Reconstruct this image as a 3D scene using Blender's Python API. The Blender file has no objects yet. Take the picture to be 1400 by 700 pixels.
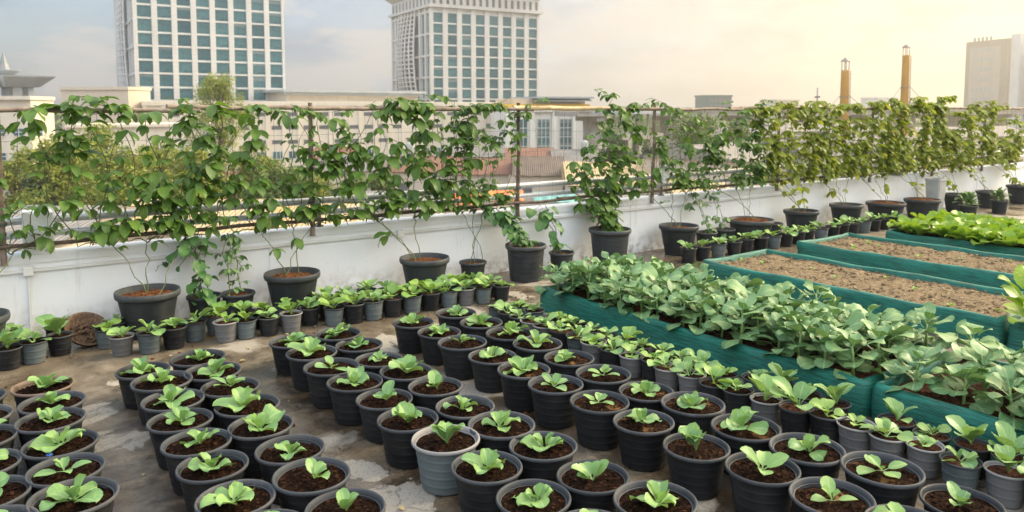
import bpy, math, random
from mathutils import Vector, Matrix, noise
R = random.Random(7)
PI = math.pi
sc = bpy.context.scene
COL = sc.collection
rad = math.radians

# ------------------------------------------------------------------ helpers
class MB:
    """collects shapes and links them as ONE mesh object"""
    def __init__(s): s.v=[]; s.f=[]; s.m=[]; s.uv={}; s.sm=[]
    def vert(s,p): s.v.append((p[0],p[1],p[2])); return len(s.v)-1
    def face(s,idx,m=0,smooth=True,uv=None):
        if uv: s.uv[len(s.f)]=uv
        s.f.append(tuple(idx)); s.m.append(m); s.sm.append(smooth)
    def box(s,x0,y0,z0,x1,y1,z1,m=0):
        b=len(s.v)
        for z in (z0,z1):
            for x,y in ((x0,y0),(x1,y0),(x1,y1),(x0,y1)): s.v.append((x,y,z))
        for q in ((3,2,1,0),(4,5,6,7),(0,1,5,4),(1,2,6,5),(2,3,7,6),(3,0,4,7)): s.face([b+i for i in q],m,False)
    def bbox(s,x0,y0,z0,x1,y1,z1,m=0,c=.01):
        """box with chamfered vertical and top edges"""
        b=len(s.v)
        def ring(z,i):
            x0_,x1_,y0_,y1_=x0+i,x1-i,y0+i,y1-i
            k=c
            for p in ((x0_+k,y0_),(x1_-k,y0_),(x1_,y0_+k),(x1_,y1_-k),(x1_-k,y1_),(x0_+k,y1_),(x0_,y1_-k),(x0_,y0_+k)): s.v.append((p[0],p[1],z))
        ring(z0,0); ring(z1-c,0); ring(z1,c)
        for r in (0,1):
            for i in range(8):
                j=(i+1)%8; s.face([b+r*8+i,b+r*8+j,b+r*8+8+j,b+r*8+8+i],m,False)
        s.face([b+16+i for i in range(8)],m,False); s.face([b+7-i for i in range(8)],m,False)
    def obox(s,c,ax,ay,az,m=0):
        """oriented box: centre and three half-extent vectors"""
        c=Vector(c); b=len(s.v)
        for k in (-1,1):
            for i,j in ((-1,-1),(1,-1),(1,1),(-1,1)): s.v.append(tuple(c+ax*i+ay*j+az*k))
        for q in ((3,2,1,0),(4,5,6,7),(0,1,5,4),(1,2,6,5),(2,3,7,6),(3,0,4,7)): s.face([b+i for i in q],m,False)
    def lathe(s,prof,seg=32,m=0,c=(0,0,0),close=False,wob=0,smooth=True):
        b=len(s.v); n=len(prof)
        for k,(r,z) in enumerate(prof):
            for i in range(seg):
                a=2*PI*i/seg
                rr=r*(1+wob*math.sin(2*a+1.3))
                s.v.append((c[0]+rr*math.cos(a),c[1]+rr*math.sin(a),c[2]+z))
        for k in range(n-1):
            for i in range(seg):
                j=(i+1)%seg
                s.face([b+k*seg+i,b+k*seg+j,b+(k+1)*seg+j,b+(k+1)*seg+i],m,smooth)
        if close:
            s.face([b+seg-1-i for i in range(seg)],m,False)
    def tube(s,pts,r,seg=6,m=0,cap=True,smooth=True):
        pts=[Vector(p) for p in pts]; n=len(pts); b=len(s.v)
        rs=r if isinstance(r,(list,tuple)) else [r]*n
        for k,p in enumerate(pts):
            d=(pts[min(k+1,n-1)]-pts[max(k-1,0)])
            if d.length<1e-9: d=Vector((0,0,1))
            d.normalize()
            h=Vector((0,0,1)) if abs(d.z)<.9 else Vector((1,0,0))
            a=d.cross(h).normalized(); c=d.cross(a)
            for i in range(seg):
                t=2*PI*i/seg; q=p+(a*math.cos(t)+c*math.sin(t))*rs[k]; s.v.append(tuple(q))
        for k in range(n-1):
            for i in range(seg):
                j=(i+1)%seg; s.face([b+k*seg+j,b+k*seg+i,b+(k+1)*seg+i,b+(k+1)*seg+j],m,smooth)
        if cap:
            s.face([b+i for i in range(seg)],m,False); s.face([b+(n-1)*seg+seg-1-i for i in range(seg)],m,False)
    def mesh(s,name,mats):
        me=bpy.data.meshes.new(name); me.from_pydata(s.v,[],s.f)
        for m in mats: me.materials.append(m)
        me.polygons.foreach_set('material_index',s.m)
        me.polygons.foreach_set('use_smooth',s.sm)
        if s.uv:
            uvl=me.uv_layers.new(name='UVMap')
            for fi,uv in s.uv.items():
                st=me.polygons[fi].loop_start
                for k,q in enumerate(uv): uvl.data[st+k].uv=q
        me.update(); return me
    def build(s,name,mats,parent=None,loc=None):
        if not isinstance(mats,(list,tuple)): mats=[mats]
        return link(name,s.mesh(name,mats),parent,loc)

def link(name,me,parent=None,loc=None,rz=0,scale=None):
    o=bpy.data.objects.new(name,me); COL.objects.link(o)
    if parent: o.parent=parent
    if loc: o.location=loc
    if rz: o.rotation_euler.z=rz
    if scale: o.scale=(scale,)*3 if not isinstance(scale,(tuple,list)) else scale
    return o
def tag(o,label=None,cat=None,group=None,kind=None):
    if label: o['label']=label
    if cat: o['category']=cat
    if group: o['group']=group
    if kind: o['kind']=kind
    return o
def thing(name,label,cat,loc=(0,0,0),rz=0,group=None):
    o=bpy.data.objects.new(name,None); COL.objects.link(o); o.location=loc; o.rotation_euler.z=rz
    o.empty_display_size=.1
    return tag(o,label,cat,group)
ORD=['zeroth','first','second','third','fourth','fifth','sixth','seventh','eighth','ninth','tenth','eleventh','twelfth','thirteenth','fourteenth','fifteenth','sixteenth','seventeenth','eighteenth','nineteenth','twentieth','twenty-first','twenty-second','twenty-third','twenty-fourth','twenty-fifth','twenty-sixth','twenty-seventh','twenty-eighth']

# camera frame (X runs along the parapet, Y towards it); the camera looks 53.1 deg left of +X
HC=1.65; AZ=rad(53.1); FX=Vector((math.cos(AZ),math.sin(AZ),0)); RX=Vector((math.sin(AZ),-math.cos(AZ),0))
GZ=-11.0
def far(px,d): return FX*d+RX*((px-700)/1058.4*d)      # a plan position d metres ahead
def hz(py,d): return HC-(py-148)/1058.4*d              # a height there

# ------------------------------------------------------------------ materials
def newmat(name):
    m=bpy.data.materials.new(name); m.use_nodes=True; nt=m.node_tree
    return m,nt,nt.nodes['Principled BSDF'],nt.nodes['Material Output']
def nd(nt,t,**k):
    n=nt.nodes.new(t)
    for a,b in k.items():
        if a.startswith('i_'):
            key=a[2:]; key=int(key) if key.isdigit() else key.replace('_',' ')
            n.inputs[key].default_value=b
        else: setattr(n,a,b)
    return n
def ramp(nt,fac,stops,interp='LINEAR'):
    n=nt.nodes.new('ShaderNodeValToRGB'); n.color_ramp.interpolation=interp
    e=n.color_ramp.elements
    while len(e)<len(stops): e.new(.5)
    for i,(p,c) in enumerate(stops):
        e[i].position=p; e[i].color=(c,c,c,1) if not isinstance(c,(tuple,list)) else (*c,1)
    nt.links.new(fac,n.inputs[0]); return n.outputs[0]
def math_(nt,op,a,b=None,c=None,clamp=False):
    n=nt.nodes.new('ShaderNodeMath'); n.operation=op; n.use_clamp=clamp
    for i,q in enumerate((a,b,c)):
        if q is None: continue
        if isinstance(q,(int,float)): n.inputs[i].default_value=q
        else: nt.links.new(q,n.inputs[i])
    return n.outputs[0]
def mix(nt,fac,a,b,blend='MIX'):
    n=nt.nodes.new('ShaderNodeMix'); n.data_type='RGBA'; n.blend_type=blend
    for key,q in ((0,fac),(6,a),(7,b)):
        if isinstance(q,(int,float)): n.inputs[key].default_value=q
        elif isinstance(q,(tuple,list)): n.inputs[key].default_value=(*q[:3],1)
        else: nt.links.new(q,n.inputs[key])
    return n.outputs[2]
def objco(nt): return nd(nt,'ShaderNodeTexCoord').outputs['Object']
def noise_(nt,co,scale,detail=4,rough=.6,dist=0):
    n=nd(nt,'ShaderNodeTexNoise',i_Scale=scale,i_Detail=detail,i_Roughness=rough,i_Distortion=dist); nt.links.new(co,n.inputs['Vector']); return n.outputs[0]
def bump(nt,b,h,strength=.3,dist=.01):
    n=nd(nt,'ShaderNodeBump',i_Strength=strength,i_Distance=dist); nt.links.new(h,n.inputs['Height']); nt.links.new(n.outputs[0],b.inputs['Normal'])
def objrnd(nt): return nd(nt,'ShaderNodeObjectInfo').outputs['Random']
def geopos(nt): return nd(nt,'ShaderNodeNewGeometry').outputs['Position']

def simple(name,a,b,scale=6,rough=.7,bmp=.15,detail=5,metal=0,rvar=.1,bd=.01,stretch=None):
    m,nt,p,o=newmat(name); co=objco(nt)
    if stretch:
        mp=nd(nt,'ShaderNodeMapping'); mp.inputs['Scale'].default_value=stretch; nt.links.new(co,mp.inputs[0]); co=mp.outputs[0]
    n=noise_(nt,co,scale,detail)
    c=ramp(nt,n,[(.3,a),(.7,b)]); nt.links.new(c,p.inputs['Base Color'])
    p.inputs['Metallic'].default_value=metal
    nt.links.new(ramp(nt,n,[(.3,max(0,rough-rvar)),(.7,min(1,rough+rvar))]),p.inputs['Roughness'])
    if bmp: bump(nt,p,n,bmp,bd)
    return m

def leafmat(name,c1,c2,vein,trans=.25,rough=.45,veinamt=.55,nv=7,spot=None):
    m,nt,p,o=newmat(name)
    uv=nd(nt,'ShaderNodeTexCoord').outputs['UV']; sp=nd(nt,'ShaderNodeSeparateXYZ'); nt.links.new(uv,sp.inputs[0])
    u=math_(nt,'ABSOLUTE',math_(nt,'SUBTRACT',sp.outputs[0],.5)); v=sp.outputs[1]
    mid=ramp(nt,u,[(.0,1.0),(.055,0.0)])
    fr=math_(nt,'ABSOLUTE',math_(nt,'SUBTRACT',math_(nt,'FRACT',math_(nt,'SUBTRACT',math_(nt,'MULTIPLY',v,nv),math_(nt,'MULTIPLY',u,5.0))),.5))
    lat=ramp(nt,fr,[(.0,.55),(.10,0.0)])
    vm=math_(nt,'MAXIMUM',mid,lat)
    isl=nd(nt,'ShaderNodeNewGeometry').outputs['Random Per Island']
    co=objco(nt); n=noise_(nt,co,28,3)
    f=math_(nt,'ADD',math_(nt,'MULTIPLY',isl,.65),math_(nt,'MULTIPLY',objrnd(nt),.35))
    f=math_(nt,'ADD',f,math_(nt,'MULTIPLY',math_(nt,'SUBTRACT',n,.5),.7),clamp=True)
    c=mix(nt,f,c1,c2)
    c=mix(nt,ramp(nt,noise_(nt,co,55,2),[(.66,0.),(.72,.55)]),c,(c2[0]*1.25,c2[1]*1.0,c2[2]*.7))
    if spot: c=mix(nt,ramp(nt,isl,[(.93,0.),(.97,1.)]),c,spot)
    c=mix(nt,math_(nt,'MULTIPLY',vm,veinamt),c,vein)
    nt.links.new(c,p.inputs['Base Color'])
    nt.links.new(ramp(nt,n,[(.3,rough-.1),(.7,rough+.12)]),p.inputs['Roughness'])
    hh=math_(nt,'ADD',math_(nt,'MULTIPLY',vm,-.6),n); bump(nt,p,hh,.35,.004)
    t=nd(nt,'ShaderNodeBsdfTranslucent'); nt.links.new(mix(nt,.35,c,(c2[0]*1.5,c2[1]*1.5,c2[2]*.6)),t.inputs[0])
    ms=nd(nt,'ShaderNodeMixShader'); ms.inputs[0].default_value=trans
    nt.links.new(p.outputs[0],ms.inputs[1]); nt.links.new(t.outputs[0],ms.inputs[2]); nt.links.new(ms.outputs[0],o.inputs[0])
    return m

def plasticmat(name,base,dust,dustamt=.5,rough=.5):
    m,nt,p,o=newmat(name); co=objco(nt); rn=objrnd(nt)
    cx=nd(nt,'ShaderNodeVectorMath',operation='ADD'); nt.links.new(co,cx.inputs[0])
    cb=nd(nt,'ShaderNodeCombineXYZ'); nt.links.new(math_(nt,'MULTIPLY',rn,50),cb.inputs[0]); nt.links.new(cb.outputs[0],cx.inputs[1]); co2=cx.outputs[0]
    n=noise_(nt,co2,9,6,.65); n2=noise_(nt,co2,45,4)
    base2=mix(nt,rn,base,tuple(q*1.5+.006 for q in base))
    f=math_(nt,'MULTIPLY',ramp(nt,n,[(.42,0.),(.72,1.)]),math_(nt,'MULTIPLY',math_(nt,'FRACT',math_(nt,'MULTIPLY',rn,7.3)),dustamt*2.2))
    # splashed soil near the foot of the pot
    sp=nd(nt,'ShaderNodeSeparateXYZ'); nt.links.new(co,sp.inputs[0])
    foot=math_(nt,'MULTIPLY',ramp(nt,math_(nt,'ADD',sp.outputs[2],math_(nt,'MULTIPLY',n2,.05)),[(.025,1.),(.075,0.)]),.4)
    f=math_(nt,'MAXIMUM',f,foot)
    nt.links.new(mix(nt,f,base2,dust),p.inputs['Base Color'])
    nt.links.new(ramp(nt,n,[(.3,rough-.12),(.7,rough+.2)]),p.inputs['Roughness'])
    p.inputs['Specular IOR Level'].default_value=.18
    bump(nt,p,n2,.08,.004)
    return m

def soilmat(name,a,b,c,scale=60,dry=None):
    m,nt,p,o=newmat(name); co=objco(nt)
    n=noise_(nt,co,scale,6,.75); vo=nd(nt,'ShaderNodeTexVoronoi',i_Scale=scale*1.3); nt.links.new(co,vo.inputs['Vector'])
    cc=ramp(nt,n,[(.3,a),(.52,b),(.72,c)])
    cc=mix(nt,ramp(nt,vo.outputs['Color'],[(.78,0.),(.86,.75)]),cc,c)
    if dry: cc=mix(nt,ramp(nt,noise_(nt,co,7,2),[(.6,0.),(.7,.8)]),cc,dry)
    nt.links.new(cc,p.inputs['Base Color']); p.inputs['Roughness'].default_value=.95; p.inputs['Specular IOR Level'].default_value=.06
    h=math_(nt,'ADD',n,math_(nt,'MULTIPLY',vo.outputs['Distance'],.6)); bump(nt,p,h,.9,.012)
    return m

M={}
M['pot']=plasticmat('black_plastic',(.0065,.0075,.009),(.034,.033,.032),.45)
M['rim']=plasticmat('worn_rim_plastic',(.032,.036,.041),(.105,.105,.108),.5)
M['greypot']=plasticmat('grey_plastic',(.085,.087,.088),(.16,.155,.145),.5)
M['greyrim']=plasticmat('grey_rim_plastic',(.19,.19,.19),(.27,.26,.25),.5)
M['paintpot']=plasticmat('faded_slate_plastic',(.065,.082,.086),(.14,.15,.15),.5)
M['brownrim']=plasticmat('brown_rim_plastic',(.12,.085,.065),(.2,.15,.12),.5)
M['bigpot']=plasticmat('charcoal_plastic',(.020,.024,.025),(.060,.060,.060),.35)
M['bigrim']=plasticmat('charcoal_rim_plastic',(.036,.041,.043),(.10,.10,.10),.4)
M['soil']=soilmat('dark_soil',(.0020,.0010,.0006),(.0095,.0042,.0024),(.070,.031,.015))
M['soil2']=soilmat('dark_soil_with_sawdust',(.003,.0016,.001),(.015,.007,.004),(.09,.042,.02),dry=(.30,.16,.07))
M['mulch']=soilmat('coir_mulch',(.03,.013,.007),(.11,.045,.02),(.26,.13,.06),45)
M['drysoil']=soilmat('dry_straw_soil',(.085,.060,.034),(.185,.138,.085),(.30,.235,.155),38)
M['redsoil']=soilmat('moist_red_soil',(.02,.009,.006),(.06,.026,.016),(.13,.065,.04),50)
M['seed']=leafmat('cabbage_leaf',(.105,.235,.085),(.26,.42,.115),(.42,.56,.28),.22)
M['seedy']=leafmat('young_mustard_leaf',(.11,.25,.045),(.25,.40,.08),(.38,.5,.2),.25)
M['kale']=leafmat('kale_leaf',(.058,.155,.055),(.175,.305,.118),(.38,.50,.25),.15,.5,.6,6,spot=None)
M['lett']=leafmat('lettuce_leaf',(.12,.26,.018),(.28,.41,.040),(.36,.48,.10),.3,.45,.4,6)
M['bean']=leafmat('bean_leaf',(.030,.092,.013),(.128,.232,.032),(.17,.28,.07),.36,.45,.4,5,spot=None)
M['beanlit']=leafmat('golden_lit_bean_leaf',(.085,.155,.014),(.27,.32,.034),(.34,.38,.08),.5,.5,.4,5,spot=(.40,.36,.05))  # right-hand vines: warm golden light painted into the leaf colour, plus some yellowed leaves
M['gourd']=leafmat('gourd_leaf',(.03,.11,.02),(.08,.19,.045),(.14,.25,.08),.22,.5,.5,5)
M['herb']=leafmat('herb_leaf',(.07,.15,.045),(.16,.26,.09),(.2,.3,.12),.22,.5,.3,5)
M['stem']=simple('green_stem',(.13,.24,.06),(.24,.36,.11),20,.5,.1)
M['vstem']=simple('vine_stem',(.05,.085,.02),(.13,.15,.05),20,.6,.1)
M['drystem']=simple('dry_stem',(.30,.22,.10),(.42,.33,.16),20,.7,.1)
M['bamboo']=simple('weathered_bamboo',(.13,.095,.07),(.32,.25,.19),14,.75,.4,6,0,.1,.004,(1,1,1))
M['bambood']=simple('dark_bamboo',(.06,.042,.03),(.18,.13,.095),16,.75,.4,6,0,.1,.004)
M['bambooy']=simple('yellow_bamboo',(.45,.33,.17),(.58,.45,.26),12,.6,.3,6,0,.1,.004)
M['string']=simple('net_string',(.05,.07,.06),(.13,.14,.12),30,.8,0)
M['steel']=simple('galvanised_steel',(.46,.48,.50),(.62,.63,.64),9,.42,.05,5,.45)
M['steel2']=simple('rusted_steel',(.13,.10,.08),(.34,.31,.29),12,.55,.1,6,.5)
M['white']=simple('white_plastic',(.62,.62,.6),(.76,.76,.74),5,.5,.03)
M['blue']=simple('blue_plastic',(.02,.10,.42),(.03,.14,.5),9,.4,0)
M['coir']=simple('brown_coir',(.05,.03,.02),(.19,.115,.07),40,.9,.9,6,0,.05,.02)
M['greyvase']=simple('pale_grey_plastic',(.30,.31,.30),(.42,.43,.41),8,.5,.05)
M['yellowfl']=simple('yellow_petal',(.7,.55,.02),(.8,.65,.03),9,.6,0)

def netmat():
    m,nt,p,o=newmat('green_shade_net'); co=objco(nt)
    n=noise_(nt,co,5,5); n2=noise_(nt,co,2.2,3)
    w1=nd(nt,'ShaderNodeTexWave',i_Scale=52.0,i_Distortion=1.2,bands_direction='Z'); nt.links.new(co,w1.inputs[0])
    w2=nd(nt,'ShaderNodeTexWave',i_Scale=40.0,i_Distortion=1.0,bands_direction='DIAGONAL'); nt.links.new(co,w2.inputs[0])
    w=math_(nt,'MULTIPLY',w1.outputs[1],w2.outputs[1])
    mp=nd(nt,'ShaderNodeMapping'); mp.inputs['Scale'].default_value=(2.2,2.2,26); nt.links.new(co,mp.inputs[0])
    st=noise_(nt,mp.outputs[0],3.0,5,.7)
    c=mix(nt,ramp(nt,st,[(.38,0.),(.64,1.)]),(.001,.058,.042),(.007,.185,.132))
    c=mix(nt,math_(nt,'MULTIPLY',w,.35),c,(.02,.26,.19))
    c=mix(nt,ramp(nt,n2,[(.5,0.),(.75,.4)]),c,(.05,.12,.09))
    nt.links.new(c,p.inputs['Base Color']); p.inputs['Roughness'].default_value=.55
    h=math_(nt,'ADD',math_(nt,'MULTIPLY',w,.15),math_(nt,'ADD',math_(nt,'MULTIPLY',n,.6),math_(nt,'MULTIPLY',st,1.0))); bump(nt,p,h,.6,.012)
    return m
M['net']=netmat()

def wallmat():
    m,nt,p,o=newmat('white_wall_paint'); co=geopos(nt)
    n=noise_(nt,co,2.0,7,.65); 
    mp=nd(nt,'ShaderNodeMapping'); mp.inputs['Scale'].default_value=(6,6,.55); nt.links.new(co,mp.inputs[0])
    st=noise_(nt,mp.outputs[0],1.6,6,.7)
    fine=noise_(nt,co,60,4)
    c=ramp(nt,n,[(.3,(.74,.765,.78)),(.7,(.81,.83,.84))])
    c=mix(nt,ramp(nt,st,[(.60,0.),(.78,.55)]),c,(.42,.38,.31))
    sp=nd(nt,'ShaderNodeSeparateXYZ'); nt.links.new(co,sp.inputs[0])
    splash=math_(nt,'MULTIPLY',ramp(nt,math_(nt,'ADD',sp.outputs[2],math_(nt,'MULTIPLY',n,.25)),[(.12,1.),(.36,0.)]),ramp(nt,noise_(nt,co,14,5),[(.42,0.),(.62,.8)]))
    c=mix(nt,splash,c,(.30,.25,.20))
    dots=ramp(nt,noise_(nt,co,38,2),[(.70,0.),(.74,.7)])
    c=mix(nt,math_(nt,'MULTIPLY',dots,ramp(nt,sp.outputs[2],[(.1,.9),(.5,.0)])),c,(.12,.10,.08))
    nt.links.new(c,p.inputs['Base Color']); p.inputs['Roughness'].default_value=.6
    bump(nt,p,math_(nt,'ADD',fine,math_(nt,'MULTIPLY',n,1.5)),.15,.006)
    return m
M['wall']=wallmat()

def floormat():
    m,nt,p,o=newmat('stained_concrete'); co=geopos(nt)
    mp=nd(nt,'ShaderNodeMapping'); mp.inputs['Scale'].default_value=(1.25,.6,1); nt.links.new(co,mp.inputs[0])
    a=noise_(nt,mp.outputs[0],1.3,8,.62,.6); b=noise_(nt,co,5,7,.65,.3); f=noise_(nt,co,70,4,.7)
    c=ramp(nt,a,[(.32,(.040,.030,.020)),(.44,(.105,.082,.055)),(.54,(.165,.132,.093)),(.68,(.255,.22,.17))])
    c=mix(nt,.5,c,ramp(nt,b,[(.32,(.030,.022,.015)),(.48,(.125,.098,.068)),(.56,(.17,.14,.10)),(.68,(.31,.27,.21))]))
    # damp soil-stained strips where the rows of pots are watered
    sx=nd(nt,'ShaderNodeSeparateXYZ'); nt.links.new(co,sx.inputs[0])
    xx=math_(nt,'ADD',sx.outputs[0],math_(nt,'MULTIPLY',math_(nt,'SUBTRACT',noise_(nt,co,2.6,6,.7,.4),.5),1.0))
    damp=None
    for cx_ in (.23,1.02,1.88,2.73,3.45):
        dd=ramp(nt,math_(nt,'ABSOLUTE',math_(nt,'SUBTRACT',xx,cx_)),[(.20,1.),(.36,0.)])
        damp=dd if damp is None else math_(nt,'MAXIMUM',damp,dd)
    damp=math_(nt,'MULTIPLY',damp,ramp(nt,sx.outputs[1],[(.0,1.),(1.0,1.)]))
    yy=math_(nt,'LESS_THAN',sx.outputs[1],4.9); damp=math_(nt,'MULTIPLY',damp,yy)
    c=mix(nt,math_(nt,'MULTIPLY',damp,.78),c,(.020,.014,.010))
    lp=nd(nt,'ShaderNodeVectorMath',operation='ADD',i_1=(3.7,1.9,0)); nt.links.new(co,lp.inputs[0])
    lime=ramp(nt,noise_(nt,lp.outputs[0],1.15,5,.5,.5),[(.56,0.),(.60,.8)])   # pale limewash spills
    nn=math_(nt,'MULTIPLY',math_(nt,'SUBTRACT',noise_(nt,co,3.3,6,.62,.8),.5),.9)
    for (px_,py_,r_) in ((1.52,2.78,.16),(1.47,3.15,.10),(.60,4.22,.15),(.62,4.62,.14),(1.0,5.05,.16),(2.42,4.75,.16),(4.1,5.35,.14),(6.9,5.1,.3)):
        dn=nd(nt,'ShaderNodeVectorMath',operation='DISTANCE'); nt.links.new(co,dn.inputs[0]); dn.inputs[1].default_value=(px_,py_,0)
        lime=math_(nt,'MAXIMUM',lime,ramp(nt,math_(nt,'SUBTRACT',math_(nt,'ADD',dn.outputs['Value'],nn),r_-.02),[(0.,.85),(.035,0.)]))
    limec=mix(nt,f,(.25,.225,.185),(.40,.37,.315))
    c=mix(nt,lime,c,limec)
    dk=ramp(nt,noise_(nt,co,3.1,6,.7,.4),[(.54,0.),(.66,.85)])
    c=mix(nt,dk,c,(.022,.016,.012))
    crk=nd(nt,'ShaderNodeTexVoronoi',feature='DISTANCE_TO_EDGE',i_Scale=.9); 
    wv=nd(nt,'ShaderNodeVectorMath',operation='ADD'); nt.links.new(co,wv.inputs[0]); 
    nz=nd(nt,'ShaderNodeTexNoise',i_Scale=2.5,i_Detail=4.0); nt.links.new(co,nz.inputs[0]); nt.links.new(nz.outputs[1],wv.inputs[1]); nt.links.new(wv.outputs[0],crk.inputs[0])
    c=mix(nt,ramp(nt,crk.outputs[0],[(.0,.6),(.006,0.)]),c,(.02,.015,.012))
    c=mix(nt,ramp(nt,f,[(.50,0.),(.66,.6)]),c,(.035,.026,.018))
    nt.links.new(c,p.inputs['Base Color'])
    wet=ramp(nt,noise_(nt,co,.9,4,.5,.3),[(.40,.6),(.55,.16)])
    nt.links.new(math_(nt,'MAXIMUM',wet,math_(nt,'MULTIPLY',lime,.85)),p.inputs['Roughness'])
    bump(nt,p,math_(nt,'ADD',math_(nt,'MULTIPLY',b,.6),math_(nt,'MULTIPLY',f,.35)),.35,.012)
    return m
M['floor']=floormat()

# ------------------------------------------------------------------ leaves and plants
def prof(s,shape):
    if shape=='oval': return max(0,math.sin(PI*min(1,s**.85)))**.7
    if shape=='round': return max(0,1-abs(2*(s**.88)-1)**2.4)**.5 if s<.985 else .28
    if shape=='heart': return 1.42*(s+.001)**.28*max(0,1-s)**.62 if s>0 else .0
    if shape=='lance': return max(0,math.sin(PI*s))**.9
def leaf(mb,p,az,el,L,W,shape='oval',cup=.35,droop=.6,ruf=.1,pet=.2,pw=.05,n=7,m=2,mat=0,rnd=R,roll=0):
    """one leaf as a curved grid with its petiole; W = half width"""
    p=Vector(p); d0=Vector((math.cos(az),math.sin(az),0)); side0=Vector((-math.sin(az),math.cos(az),0))
    ph=rnd.uniform(0,6.28); rows=[]; fr=rnd.uniform(5,9)
    asym=rnd.uniform(-.15,.15)
    if shape in ('round','oval'):
        npet=2; ts=[pet*i/npet for i in range(npet)]+[pet+(1-pet)*(1-math.cos(PI*i/(n-npet)))/2 for i in range(n-npet+1)]
    else: ts=[i/n for i in range(n+1)]
    for i,t in enumerate(ts):
        e=el-droop*(t**1.6)
        d=d0*math.cos(e)+Vector((0,0,math.sin(e)))
        up=d.cross(side0)
        if up.z<0 and abs(e)<1.5: up=-up
        side=side0*math.cos(roll)+up*math.sin(roll); upp=up*math.cos(roll)-side0*math.sin(roll)
        q=(t-pet)/(1-pet)
        if q<=0: w=pw*W
        elif shape=='round': w=W*max(pw if q<.5 else .05,math.sqrt(max(0,1-(2*q-1)**2))*(.90+.22*q))
        elif shape=='oval': w=W*max(pw if q<.5 else .05,(max(0,1-(2*q**.9-1)**2))**.62)
        else: w=W*max(.03,prof(q,shape))
        row=[]
        for j in range(-m,m+1):
            u=j/m; bq=max(0,q)
            h=cup*abs(u)**1.4*w+ruf*W*math.sin(ph+fr*t+(2.2 if j>0 else 0))*abs(u)**1.5*min(1,bq*2)
            row.append(mb.vert(p+side*(u*w*(1+asym*u))+upp*h))
        rows.append(row)
        if i<n: p=p+d*(L*(ts[i+1]-t))
    for i in range(n):
        for j in range(2*m):
            mb.face([rows[i][j],rows[i][j+1],rows[i+1][j+1],rows[i+1][j]],mat,True,
                    [(j/(2*m),i/n),((j+1)/(2*m),i/n),((j+1)/(2*m),(i+1)/n),(j/(2*m),(i+1)/n)])

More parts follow.
